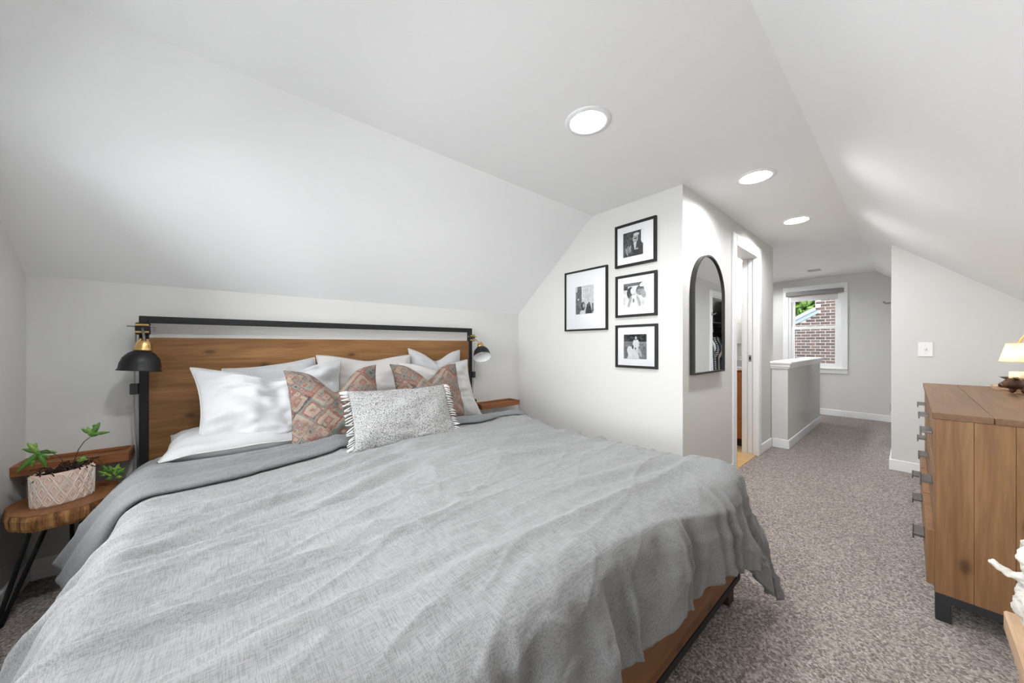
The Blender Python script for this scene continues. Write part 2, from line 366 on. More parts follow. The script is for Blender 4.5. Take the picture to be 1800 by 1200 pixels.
# baseboards
BH, BT = .095, .014
def bb(name, x0, x1, y0, y1, label): struct('baseboard_' + name, box(x0, x1, y0, y1, 0, BH, bev=.004), 'trim', label)
bb('back', XL + BT, XP, YB - BT, YB, 'white baseboard under the headboard wall'); bb('left', XL, XL + BT, YR, YB, 'white baseboard along the left gable wall')
bb('partition', XP - BT, XP, YM, YB - BT, 'white baseboard under the framed photographs'); bb('hall_left', XP - BT, DX0 - .09, YM - BT, YM, 'white baseboard under the arched mirror')
bb('hall_corner', DX1 + .09, HX0 - BT, YM - BT, YM, 'short white baseboard between bathroom door and half wall'); bb('half_end', HX0 - BT, HX0, HY0 - BT, YM - BT, 'white baseboard on the end of the half wall')
bb('half_side', HX0, HX1, HY0 - BT, HY0, 'white baseboard along the side of the half wall'); bb('switch', XS - BT, XS, YR + BT, YH + BT, 'white baseboard under the light switch')
bb('right', XL + BT, XS - BT, YR, YR + BT, 'white baseboard behind the dresser'); bb('far', XF - BT, XF, YH, YB, 'white baseboard under the hall window'); bb('hall_right', XS, KX0 - .08, YH, YH + BT, 'white baseboard beside closet doorway')

# ------------------------------------------------------------------ bathroom door trim, pocket door
t = thing('door_1', 'white cased doorway with pocket door into the bathroom', 'door', (DX0, YM, 0)); t['kind'] = 'structure'
CW = .085
def casing(name, x0, x1, z0, z1):
    bm = nb(); bx(bm, x0, x1, YM - .014, YM, z0, z1, .003); obj(name, bm, 'trim', t)
casing('casing', DX0 - CW, DX0, 0, DZ + CW); casing('casing', DX1, DX1 + CW, 0, DZ + CW); casing('head_casing', DX0, DX1, DZ, DZ + CW)
obj('jamb', box(DX0, DX0 + .012, YM - .01, YM + .13, 0, DZ), 'trim', t)
for y0, y1 in ((YM - .01, YM + .035), (YM + .085, YM + .13)): obj('jamb', box(DX1 - .014, DX1, y0, y1, 0, DZ - .012), 'trim', t)
obj('head_jamb', box(DX0 + .012, DX1, YM - .01, YM + .13, DZ - .012, DZ), 'trim', t)
pd = obj('pocket_door', box(DX1 - .010, DX1 + .3, YM + .042, YM + .078, .01, DZ - .015), 'white_gloss', t)
obj('latch_plate', box(DX1 - .0125, DX1 - .010, YM + .048, YM + .072, .935, 1.0), 'steel', pd); obj('latch', box(DX1 - .016, DX1 - .0125, YM + .053, YM + .067, .952, .985), 'rubber', pd)
# bathroom
struct('floor_bathroom', box(XP + T, XE - .10, YM + .005, YB, 0, .006), 'bath_floor', 'honey coloured wood floor of the bathroom')
t = thing('bathroom_vanity', 'honey stained bathroom vanity cabinet with white counter behind doorway', 'vanity', (4.2, 1.14, .006))
VX, VY = 4.205, 1.135
obj('body', box(VX + .02, XE - .105, VY, VY + .9, .09, .83), 'vanity_wood', t); obj('toe_kick', box(VX + .06, XE - .105, VY, VY + .9, .006, .09), 'deep_brown', t)
for i in range(2):
    y0 = VY + .02 + i * .44
    dr = obj('door', box(VX, VX + .02, y0, y0 + .42, .32, .82, bev=.004), 'vanity_wood', t)
    arch = [(y0 + .05, .37), (y0 + .37, .37), (y0 + .37, .72)] + [(y0 + .21 + .16 * math.cos(a), .72 + .05 * math.sin(a)) for a in np.linspace(.2, PI - .2, 10)] + [(y0 + .05, .72)]
    obj('raised_panel', prism(nb(), arch, 0, VX - .008, VX + .001), 'vanity_wood', dr)
    obj('knob', lathe(nb(), [(0, -.02), (.012, -.018), (.012, -.01), (.005, 0)], 12, c=(VX, y0 + .06, .6)), 'steel', dr)
    obj('drawer', box(VX, VX + .02, y0, y0 + .42, .10, .30, bev=.004), 'vanity_wood', t)
obj('countertop', box(VX - .03, XE - .105, VY - .012, VY + .93, .83, .87, bev=.008, seg=2), 'white_gloss', t); obj('backsplash', box(XE - .125, XE - .105, VY - .012, VY + .93, .87, .97, bev=.004), 'white_gloss', t)
t = thing('wall_cabinet', 'white bathroom wall cabinet above the vanity', 'cabinet', (4.3, 1.27, 1.13))
obj('body', box(4.27, XE - .101, 1.262, 1.9, 1.12, 1.80, bev=.004), 'white_gloss', t)
for y0 in (1.27, 1.585): obj('door', box(4.25, 4.27, y0, y0 + .31, 1.125, 1.795, bev=.004), 'white_gloss', t)
for z in (1.34, 1.57): obj('seam', box(4.29, XE - .11, 1.2605, 1.2622, z, z + .003), 'vent', t)
t = tag(obj('soap_box', box(4.26, 4.34, 1.165, 1.235, .87, .945, bev=.006), 'vent'), 'grey box standing on the bathroom vanity counter', 'box')
t = thing('bathroom_light', 'small bronze ceiling light with glowing glass in bathroom', 'light', (4.30, 1.245, 2.0))
obj('mount', lathe(nb(), [(0, .18), (.03, .18), (.034, .16), (.012, .15), (.012, .10), (0, .10)], 20, c=(4.3, 1.245, 2.0)), 'steel', t)
for a in (.6, 2.7, 4.8):
    p = Vector((4.3 + .03 * math.cos(a), 1.245 + .03 * math.sin(a), 2.10)); q = Vector((4.3 + .07 * math.cos(a), 1.245 + .07 * math.sin(a), 2.03))
    arm = obj('spot_arm', tube(nb(), [p, q], [.012, .022], 10), 'steel', t); obj('glass', lathe(nb(), [(0, .012), (.02, .010), (.024, -.012), (0, -.022)], 12, c=q + Vector((0, 0, -.012))), 'bath_lamp', arm)

# ------------------------------------------------------------------ windows
def window(n, x0, x1, Y0_, Y1_, z0, z1, inner, label, meet, cz=.09):
    """x0: room face of wall, x1: outer face, inner: -1 room lies at smaller x, +1 room at larger x"""
    t = thing('window_%d' % n, label, 'window', (x0, (Y0_ + Y1_) / 2, z0)); t['kind'] = 'structure'
    d = inner; a, b = sorted((x0, x0 + d * .018)); cs = .075 if n == 1 else .039
    obj('side_casing', box(a, b, Y0_ - cs, Y0_, z0, z1 + cz, bev=.003), 'trim', t); obj('side_casing', box(a, b, Y1_, Y1_ + cs, z0, z1 + cz, bev=.003), 'trim', t)
    obj('head_casing', box(a, b, Y0_, Y1_, z1, z1 + cz, bev=.003), 'trim', t)
    a2, b2 = sorted((x0, x0 + d * .04)); obj('sill', box(a2, b2, Y0_ - cs, Y1_ + cs, z0 - .02, z0, bev=.004), 'trim', t); obj('apron', box(a, b, Y0_ - cs, Y1_ + cs, z0 - .085, z0 - .02, bev=.003), 'trim', t)
    lo, hi = sorted((x0, x1))
    for y0, y1 in ((Y0_, Y0_ + .03), (Y1_ - .03, Y1_)): obj('frame', box(lo, hi, y0, y1, z0, z1), 'trim', t)
    obj('frame', box(lo, hi, Y0_ + .03, Y1_ - .03, z1 - .03, z1), 'trim', t); obj('frame', box(lo, hi, Y0_ + .03, Y1_ - .03, z0, z0 + .02), 'trim', t)
    for lbl, za, zb, xc in (('lower_sash', z0 + .02, meet + .02, x0 - d * .03), ('upper_sash', meet - .02, z1 - .03, x0 - d * .065)):
        w = .04; ya, yb = Y0_ + .03, Y1_ - .03; bm = nb()
        bx(bm, xc - .014, xc + .014, ya, ya + w, za, zb); bx(bm, xc - .014, xc + .014, yb - w, yb, za, zb)
        bx(bm, xc - .014, xc + .014, ya + w, yb - w, za, za + .045); bx(bm, xc - .014, xc + .014, ya + w, yb - w, zb - .04, zb)
        s = obj(lbl, bm, 'white_gloss', t); obj('pane', box(xc - .002, xc + .002, ya + w, yb - w, za + .045, zb - .04), 'glass', s)
    return t
w1 = window(1, XF, XF + T, FY0, FY1, FZ0, FZ1, -1, 'white double-hung window at the end of the hall', 1.385, .085)
w2 = window(2, XL, XL - T, WY0, .98, WZ0, WZ1, 1, 'white double-hung window added for daylight, left gable wall, nearer the dresser side', 1.2, .06)  # this and the next window are unseen, added to bring in daylight
w3 = window(3, XL, XL - T, 1.06, WY1, WZ0, WZ1, 1, 'white double-hung window added for daylight, left gable wall, nearer the headboard', 1.2, .06)
t = thing('roller_shade', 'grey roller shade drawn up at the top of the hall window', 'shade', (XF - .02, 1.0, 1.9))
obj('cassette', box(XF - .055, XF - .002, FY0 - .035, FY1 + .03, 1.915, 1.985, bev=.008, seg=2), 'shade_cassette', t); obj('fabric', box(XF - .012, XF - .009, FY0 + .032, FY1 - .032, 1.83, 1.93), 'shade_fabric', t)
obj('hem_bar', box(XF - .016, XF - .004, FY0 + .032, FY1 - .032, 1.82, 1.832), 'shade_fabric', t)
portal((XF + T + .03, (FY0 + FY1) / 2, (FZ0 + FZ1) / 2), (0, PI / 2, 0), FZ1 - FZ0, FY1 - FY0)
portal((XL - T - .03, (WY0 + WY1) / 2, (WZ0 + WZ1) / 2), (0, -PI / 2, 0), WZ1 - WZ0, WY1 - WY0)

struct('wall_exterior', box(XL - T, XF + T, YR - T, YB + T, -5.5, -.08), 'grout', 'outer wall of the storey below')
struct('ground', box(XL - 20, 40, -25, 25, -5.6, -5.5), 'bounce_yard', 'unseen yard ground, made pale to bounce daylight indoors')  # yard colour kept pale so it throws daylight up through the windows
# ------------------------------------------------------------------ outdoors: neighbour's brick gable, tree
NX = 10.5
t = thing('brick_house', 'neighbouring brick house with chimney and blue-grey roof edge', 'house', (NX, 1.3, 0))
ych = px(1433, 545, 0, NX)[1]; r0 = px(1396, 560.5, 0, NX); r1 = px(1433, 541.7, 0, NX); sl = (r1.z - r0.z) / (r1.y - r0.y)
zrake = lambda y: r1.z + (y - r1.y) * sl
bm = nb(); prism(bm, [(-1.2, -5.5), (ych, -5.5), (ych, 4), (-1.2, 4)], 0, NX + .012, NX + .5); prism(bm, [(ych, -5.5), (3.2, -5.5), (3.2, zrake(3.2) - .05), (ych, zrake(ych) - .05)], 0, NX + .012, NX + .5)
obj('mortar_wall', bm, 'grout', t)
bw, bh = .172, .0685; me = None
for r in range(58):
    z = -.2 + r * bh
    for c_ in range(22):
        y = -.35 + c_ * bw + (bw / 2 if r % 2 else 0)
        if z < .35 or z > 2.75 or y > 2.2: continue
        if y + bw > ych - .0 and z + bh > zrake(y + bw) - .04:
            if y + bw / 2 > ych or z + bh > zrake(max(y, ych)) and y + bw > ych + .08: continue
            if y + bw > ych + .02: continue
        if me is None:
            b0 = obj('brick', box(-.012, .014, 0, bw - .020, 0, bh - .0175), 'brick', t, local=True); me = b0.data; bo = b0
        else:
            bo = bpy.data.objects.new('brick', me); C.objects.link(bo); bo.parent = t
        bo.location = Vector((NX + random.uniform(-.002, .002), y, z)) - t.location
bm = nb(); d = Vector((0, r1.y - r0.y, r1.z - r0.z)).normalized(); nrm = Vector((0, d.z, -d.y)); nrm = nrm if nrm.z > 0 else -nrm
A, B = Vector((NX - .06, r1.y, r1.z)) + d * .0, Vector((NX - .06, r0.y, r0.z)) - d * 1.4
def rake(o0, o1, x0, x1):
    q = [A + nrm * o0, B + nrm * o0, B + nrm * o1, A + nrm * o1]; return prism(nb(), [(p.y, p.z) for p in q], 0, x0, x1)
obj('fascia_board', rake(-.13, -.04, NX - .05, NX - .012), 'fascia', t); obj('fascia_edge', rake(-.045, .0, NX - .09, NX - .012), 'fascia2', t); obj('roof', rake(.0, .02, NX - .10, NX + 2.0), 'shingle', t)
t = thing('leafy_tree', 'bright green leafy tree behind the brick house', 'tree', (15.0, 4.0, -2.0))
obj('trunk', tube(nb(), [(15, 3.2, -2), (15.05, 3.2, 1), (15, 3.3, 3.4)], [.16, .12, .06], 10), 'tree_bark', t)
bm = nb(); cen = px(1410, 535, 0, 15.0)
for i in range(9000):
    v_ = Vector((random.gauss(0, 1), random.gauss(0, 1), random.gauss(0, 1))).normalized() * (random.random() ** .4)
    p = cen + Vector((v_.x * 1.3, v_.y * 2.0, v_.z * 1.9)); a = Vector((random.gauss(0, 1), random.gauss(0, 1), random.gauss(0, 1))).normalized(); b = a.orthogonal().normalized(); s = random.uniform(.08, .17)
    bm.faces.new([bm.verts.new(p + q) for q in (a * s, b * s * .5, -a * s, -b * s * .5)])
tag(obj('foliage', bm, 'tree', t), None, None, None, 'stuff')

# ------------------------------------------------------------------ recessed lights, vent, switch, hook
ordn = ['recessed downlight above the bed', 'recessed downlight nearest the arched mirror and wall corner', 'recessed downlight beyond the bathroom doorway', 'recessed downlight added out of view near the left gable window', 'recessed downlight added out of view above the stairwell beside the bathroom', 'recessed downlight added out of view above the stairwell beside the hall window']
for (lx, ly), lab in zip(lights, ordn):
    t = thing('recessed_light', 'white round ' + lab, 'light', (lx, ly, ZC), group='recessed lights in the flat ceiling')
    obj('trim_ring', lathe(nb(), [(.080, .002), (.080, -.004), (.090, -.006), (.108, -.003), (.110, .0), (.080, .002)], 48), 'white_gloss', t, True, True)
    obj('baffle', lathe(nb(), [(.082, .0), (.067, .022), (.067, .026), (.084, .004)], 48), 'white_gloss', t, True, True)
    obj('lens', lathe(nb(), [(0, .022), (.0675, .022), (.0675, .032), (0, .032)], 40), 'lens', t, False, True)
t = thing('ceiling_vent', 'small grey vent on the ceiling before the hall window', 'vent', (6.45, .9, ZC))
obj('plate', box(6.39, 6.51, .83, .97, ZC - .008, ZC, bev=.002), 'vent', t)
for i in range(4): obj('slat', box(6.40 + i * .027, 6.418 + i * .027, .84, .96, ZC - .012, ZC - .008), 'vent', t)
t = thing('light_switch', 'white light switch plate on the wall beyond the dresser', 'switch', (XS, -.08, 1.06))
obj('plate', box(XS - .006, XS, -.118, -.037, 1.005, 1.125, bev=.002), 'switch', t)
for y in (-.0775,): tg = obj('toggle', box(XS - .018, XS - .006, y - .006, y + .006, 1.055, 1.078, bev=.002), 'switch', t)
for z in (1.03, 1.10): obj('screw', lathe(nb(), [(0, .0), (.003, 0), (.003, .002), (0, .002)], 8, c=(XS - .0075, -.0775, z)), 'steel', t)
# closet doorway
t = thing('door_2', 'white cased closet doorway in the hall', 'door', (KX0, YH, 0)); t['kind'] = 'structure'
for x0, x1 in ((KX0 - .075, KX0), (KX1, KX1 + .075)): obj('casing', box(x0, x1, YH, YH + .018, 0, KZ + .075, bev=.003), 'trim', t)
obj('head_casing', box(KX0, KX1, YH, YH + .018, KZ, KZ + .075, bev=.003), 'trim', t)
for x0, x1 in ((KX0, KX0 + .015), (KX1 - .015, KX1)): obj('jamb', box(x0, x1, YH - .11, YH, 0, KZ), 'trim', t)
obj('head_jamb', box(KX0 + .015, KX1 - .015, YH - .11, YH, KZ - .015, KZ), 'trim', t)
obj('hinge', box(KX0 - .01, KX0 + .004, YH + .018, YH + .030, .42, .50, bev=.002), 'steel', t)
t = thing('coat_hook', 'small grey metal hook on the closet door casing', 'hook', (KX0 - .04, YH + .018, 1.54))
obj('back_plate', box(KX0 - .055, KX0 - .025, YH + .018, YH + .022, 1.51, 1.57, bev=.001), 'steel', t); obj('prong', tube(nb(), [(KX0 - .04, YH + .022, 1.535), (KX0 - .04, YH + .055, 1.53), (KX0 - .04, YH + .075, 1.55)], .009, 8), 'steel', t)
# closet rod and clothes seen in the mirror
RY, RZ = -.24, 1.40
t = tag(obj('closet_rod', tube(nb(), [(XS + T, RY, RZ), (XF, RY, RZ)], .014, 12), 'steel'), 'metal hanging rod inside the hall closet', 'rod')
t = thing('closet_shelf', 'white closet shelf above the hanging clothes', 'shelf', (5.6, -.3, 1.5)); obj('board', box(XS + T, XF, YR + .12, -.18, 1.47, 1.49), 'white_gloss', t)
cols = [('black and white striped', None), ('charcoal', (.03, .03, .035)), ('cream', (.62, .57, .48)), ('dusty teal', (.12, .18, .19)), ('black', (.012, .012, .014)), ('tan', (.40, .26, .16)), ('black and white striped', None), ('grey', (.22, .22, .23)), ('dark green', (.05, .08, .05)), ('white', (.7, .7, .7)), ('navy', (.02, .03, .07))]
mS = mat('striped_cloth', (.6, .6, .6), .9); k = N(mS); wv = k.n('ShaderNodeTexWave', wave_type='BANDS', bands_direction='Z'); wv.inputs['Scale'].default_value = 11; k.l(k.coords(), wv.inputs['Vector'])
k.color(k.ramp(wv.outputs['Fac'], [(.5, (.02, .02, .03)), (.52, (.72, .71, .69))], 'CONSTANT')); nz = VN(31)
xc = 5.0
for i in range(22):
    nm, cl = cols[i % len(cols)]; xc += .075
    pv, nx = cols[(i - 1) % len(cols)][0], cols[(i + 1) % len(cols)][0]
    place = ['nearest the doorway', 'halfway along the rod', 'nearest the hall window'][min(2, i // 8)]
    t = thing('hanging_shirt', ' '.join(f'{nm} shirt between {pv.split()[-1]} and {nx.split()[-1]} ones in closet, {place}'.split()[:16]), 'shirt', (xc, RY, RZ), group='clothes hanging in the hall closet')
    u = np.linspace(-1, 1, 14); vv = np.linspace(0, 1, 16); Uu, Vv = np.meshgrid(u, vv); L = random.uniform(.6, .85)
    hw = .17 + .03 * Vv + .05 * smoothstep(.02, .25, Vv) * (1 - smoothstep(.35, .5, Vv))
    sh = .075 * np.abs(Uu) ** 1.5 * (1 - Vv)
    th_ = .018 + .016 * nz(Uu * 2.2 + i * 7, Vv * 2) + .012 * np.sin(Uu * 7 + i)
    F_ = np.stack([th_, Uu * hw, -.10 - sh - Vv * L], -1); Bk = np.stack([-.012 - th_ * .5, Uu * hw, -.10 - sh - Vv * L], -1)
    P = np.concatenate([F_, Bk[:, ::-1], F_[:, :1]], 1)
    g = grid_obj('body', P, 'drift', t); g.data.materials.clear(); g.data.materials.append(mS if cl is None else mat('cloth_' + nm.replace(' ', '_'), cl, .9))
    obj('hanger', tube(nb(), [(0, -.17, -.165), (0, 0, -.085), (0, .17, -.165)], .006, 6), 'black_metal', t, local=True); obj('hanger_hook', tube(nb(), [(0, 0, -.085), (0, 0, -.03), (0, .018, -.004), (0, .0, .0165), (0, -.016, .006)], .002, 6), 'steel', t, local=True)
for i, (x, w, cl) in enumerate(((5.35, .3, (.4, .3, .2)), (5.75, .34, (.06, .07, .09)), (6.15, .3, (.35, .36, .38)))):
    nm = ('tan', 'dark blue', 'grey')[i]; t = thing('storage_box', f'{nm} storage box on the closet shelf', 'box', (x, -.3, 1.49)); mm = mat('box_' + nm.replace(' ', '_'), cl, .8)
    obj('body', box(x - w / 2, x + w / 2, -.40, -.20, 1.49, 1.55, bev=.004), mm, t); obj('lid', box(x - w / 2 - .006, x + w / 2 + .006, -.405, -.194, 1.55, 1.565, bev=.003), mm, t)

# ------------------------------------------------------------------ arched mirror
MX0, MX1, MZ0, MZ1 = 2.448, 3.035, .895, 1.765
t = thing('arched_mirror', 'arched wall mirror with thin black frame beside the bathroom doorway', 'mirror', (MX0, YM, MZ0))
r_ = (MX1 - MX0) / 2; zc_ = MZ1 - r_; xm = (MX0 + MX1) / 2
def arch(o):
    rr = r_ - o; return [(xm - rr, MZ0 + o), (xm + rr, MZ0 + o)] + [(xm + rr * math.cos(a), zc_ + rr * math.sin(a)) for a in np.linspace(0, PI, 40)]
def ringprism(pa, pb, y0, y1):
    bm = nb(); n = len(pa)
    V = [[bm.verts.new((p[0], y, p[1])) for p in q] for q, y in ((pa, y0), (pb, y0), (pb, y1), (pa, y1))]
    for a in range(4):
        A, B = V[a], V[(a + 1) % 4]
        for i in range(n): bm.faces.new((A[i], A[(i + 1) % n], B[(i + 1) % n], B[i]))
    return bm
obj('frame', ringprism(arch(0), arch(.012), YM - .032, YM), 'frame', t)
obj('glass', prism(nb(), arch(.011), 1, YM - .022, YM - .018), 'mirror', t)

# ------------------------------------------------------------------ framed photographs
class Art:
    def __init__(s, n, m_, base=.8): s.v, s.u = np.meshgrid(np.linspace(0, 1, m_), np.linspace(0, 1, n), indexing='ij'); s.c = np.full(s.u.shape, base)
    def ell(s, x, y, a, b, c, rot=0):
        dx, dy = s.u - x, s.v - y; q = math.cos(rot) * dx + math.sin(rot) * dy; w = -math.sin(rot) * dx + math.cos(rot) * dy
        s.c = np.where((q / a) ** 2 + (w / b) ** 2 < 1, c, s.c); return s
    def rec(s, x0, x1, y0, y1, c): s.c = np.where((s.u > x0) & (s.u < x1) & (s.v > y0) & (s.v < y1), c, s.c); return s
    def tri(s, x, y0, y1, w0, w1, c):
        f = np.clip((s.v - y0) / (y1 - y0), 0, 1); s.c = np.where((s.v > y0) & (s.v < y1) & (np.abs(s.u - x) < w0 + (w1 - w0) * f), c, s.c); return s
    def noise(s, a, f, seed): s.c = np.clip(s.c + a * VN(seed)(s.u * f, s.v * f), 0, 1); return s
a1 = Art(64, 64, .06).noise(.05, 14, 1).rec(.9, 1, .45, 1, .8).ell(.72, .30, .26, .34, .035).ell(.62, .70, .14, .17, .35).ell(.66, .86, .15, .06, .6).ell(.57, .67, .06, .09, .45).rec(.55, .67, .68, .72, .03).tri(.60, .25, .55, .02, .08, .62).ell(.30, .30, .10, .16, .22, .5).ell(.18, .22, .04, .16, .35, .3).ell(.36, .36, .03, .12, .4, -.4).ell(.70, .27, .05, .03, .6).noise(.03, 20, 2)
a2 = Art(64, 64, .62).noise(.12, 6, 3).rec(0, 1, .86, 1, .12).rec(0, .2, .72, .9, .06).ell(.32, .58, .17, .26, .07).ell(.72, .66, .17, .2, .10).ell(.42, .66, .11, .15, .62).ell(.68, .60, .10, .13, .26).ell(.85, .52, .10, .2, .32, .3).ell(.45, .25, .2, .25, .75).ell(.28, .22, .06, .28, .36, -.3).ell(.66, .22, .06, .26, .36, .3).ell(.85, .9, .16, .08, .75, .4).ell(.44, .26, .04, .09, .15).noise(.05, 18, 4)
a3 = Art(64, 64, .17).rec(0, 1, .70, 1, .018).noise(.04, 9, 5).rec(.6, 1, .62, .66, .3).tri(.42, 0, .5, .27, .14, .62).ell(.27, .30, .11, .22, .66, .2).ell(.54, .60, .14, .20, .60).ell(.52, .86, .07, .10, .03).ell(.535, .85, .04, .06, .5).ell(.60, .34, .10, .10, .55).ell(.72, .24, .05, .18, .4, .3).ell(.40, .48, .04, .08, .05).ell(.52, .42, .03, .05, .06).noise(.05, 22, 6)
a4 = Art(44, 64, .55).rec(0, .34, 0, 1, .14).noise(.05, 12, 7).rec(.36, .48, .55, 1, .75).rec(0, .1, .8, 1, .55).rec(.10, .2, .5, .56, .6).ell(.42, .28, .11, .16, .035).ell(.45, .30, .05, .07, .42).tri(.72, 0, .36, .20, .08, .04).ell(.74, .34, .07, .07, .06).rec(.68, .70, .35, .65, .4).ell(.40, .06, .16, .08, .6).rec(.9, 1, .05, .35, .12).noise(.05, 24, 8)
for z in np.linspace(.6, .95, 7): a4.rec(.40, .45, z, z + .025, .08)
def framed(label, y0, y1, z0, z1, fw, py0, py1, pz0, pz1, art):
    t = thing('picture_frame', label, 'picture', (XP, (y0 + y1) / 2, z0), group='framed photographs on the partition wall')
    x0, x1 = XP - .022, XP; bm = nb()
    for a, b, c_, d_ in ((y0, y0 + fw, z0, z1), (y1 - fw, y1, z0, z1), (y0 + fw, y1 - fw, z0, z0 + fw), (y0 + fw, y1 - fw, z1 - fw, z1)): bx(bm, x0, x1, a, b, c_, d_)
    obj('frame', bm, 'frame', t)
    xm_ = XP - .012; bm = nb()
    bx(bm, xm_, XP - .002, y0 + fw, py0, z0 + fw, z1 - fw); bx(bm, xm_, XP - .002, py1, y1 - fw, z0 + fw, z1 - fw); bx(bm, xm_, XP - .002, py0, py1, z0 + fw, pz0); bx(bm, xm_, XP - .002, py0, py1, pz1, z1 - fw)
    obj('mat_board', bm, 'mat_board', t)
    vv, uu = art.v, art.u; P = np.stack([np.full(uu.shape, XP - .010), py1 + (py0 - py1) * uu, pz0 + (pz1 - pz0) * vv], -1)
    g = grid_obj('print', P, 'print', t, tuple(t.location)); ca = g.data.color_attributes.new('ink', 'FLOAT_COLOR', 'POINT')
    c_ = art.c.reshape(-1); ca.data.foreach_set('color', np.stack([c_, c_, c_, np.ones_like(c_)], -1).reshape(-1))
    obj('glazing', box(XP - .0155, XP - .0145, y0 + fw, y1 - fw, z0 + fw, z1 - fw), 'glass', t)
framed('large black framed photograph of a street with tall sign', 1.567, 2.008, 1.224, 1.743, .014, 1.70, 1.891, 1.366, 1.606, a4)
framed('square black framed photograph of a person in dark jacket', 1.165, 1.495, 1.696, 2.020, .018, 1.266, 1.428, 1.768, 1.953, a1)
framed('square black framed photograph of a smiling couple hugging', 1.161, 1.491, 1.313, 1.632, .018, 1.238, 1.426, 1.388, 1.568, a2)
framed('square black framed photograph of a person in white dress', 1.157, 1.491, .930, 1.254, .018, 1.238, 1.423, .998, 1.182, a3)

# ------------------------------------------------------------------ bed frame
BX0, BX1 = -.343, 1.70; BYH = 2.60; BYF = .475
t = thing('bed', 'wood and black metal bed frame with tall open-topped headboard', 'bed', ((BX0 + BX1) / 2, 1.5, 0)); bed = t
for x in (BX0, BX1 - .034): obj('post', box(x, x + .034, BYH - .034, BYH, 0, 1.252, bev=.002), 'black_metal', t)
obj('top_rail', box(BX0 + .034, BX1 - .034, BYH - .034, BYH, 1.216, 1.252, bev=.002), 'black_metal', t)
obj('headboard_panel', box(BX0 + .034, BX1 - .034, BYH - .030, BYH - .006, .32, 1.140, bev=.002), 'oak_panel', t)
obj('foot_panel', box(BX0 + .03, BX1 - .02, BYF, BYF + .028, .125, .36, bev=.003), 'foot_wood', t)
obj('foot_trim', box(BX0 + .03, BX1 - .02, BYF - .002, BYF + .03, .098, .125), 'black_metal', t)
for x in (BX0 + .03, BX1 - .048): obj('side_rail', box(x, x + .028, BYF + .03, BYH - .034, .10, .36, bev=.003), 'foot_wood', t)
for x in (BX0 + .06, BX1 - .11):
    bm = nb(); bx(bm, x, x + .08, BYF + .02, BYF + .08, 0, .10)
    for v in bm.verts:
        if v.co.z < .05: v.co.x = x + .04 + (v.co.x - x - .04) * .7 + .012
    obj('leg', bm, 'deep_brown', t)
obj('slat_base', box(BX0 + .058, BX1 - .048, BYF + .03, BYH - .035, .24, .26), 'pale_wood', t)
t = tag(obj('mattress', box(BX0 + .085, BX1 - .07, BYF + .05, BYH - .045, .262, .50, bev=.07, seg=5), 'mattress', None, True), 'thick white mattress lying in the bed frame', 'mattress')

# ------------------------------------------------------------------ bedding
n1, n2, n3, n4 = VN(11), VN(12), VN(13), VN(14)
def drape(cx, cy, rx0, rx1, ry0, ry1, ztop, r, a_side, a_foot, flare=0.0):
    ex = np.where(cx < rx0, cx - rx0, np.where(cx > rx1, cx - rx1, 0)); ey = np.where(cy < ry0, cy - ry0, np.where(cy > ry1, cy - ry1, 0))
    L = np.hypot(ex, ey) + 1e-9; ux, uy = ex / L, ey / L
    a0 = a_side * ux ** 2 + a_foot * uy ** 2 - flare * 4 * ux ** 2 * uy ** 2; s0 = r * a0
    arc = np.minimum(L, s0) / r; rest = np.maximum(L - s0, 0)
    hor = r * np.sin(arc) + rest * np.cos(a0); ver = r * (1 - np.cos(arc)) + rest * np.sin(a0)
    x = np.clip(cx, rx0, rx1) + ux * hor; y = np.clip(cy, ry0, ry1) + uy * hor
    return np.stack([x, y, ztop - ver], -1), L, ex, ey
def normals(P):
    du = np.gradient(P, axis=0); dv = np.gradient(P, axis=1); n = np.cross(du, dv); n /= np.linalg.norm(n, axis=-1, keepdims=True) + 1e-12
    return n
# white sheet under the duvet
gx = np.linspace(-.187 - .28, 1.56 + .28, 150); gy = np.linspace(1.3, 2.55, 70); CXg, CYg = np.meshgrid(gx, gy)
P, L, ex, ey = drape(CXg, CYg, -.187, 1.56, -5, 5, .512 + 0 * CXg, .075, 1.5, 1.5)
nn = normals(P); nn *= np.sign(nn[35, 75, 2]); P += nn * (.004 * n1(CXg * 5, CYg * 6) + .008 * np.maximum(0, n2(CXg * 3, CYg * 9)) * smoothstep(0, .1, L))[..., None]
sh = grid_obj('bed_sheet', P, 'sheet'); tag(sh, 'white cotton sheet showing between pillows and grey duvet', 'sheet'); md = sh.modifiers.new('thickness', 'SOLIDIFY'); md.thickness = .004; md.offset = 1
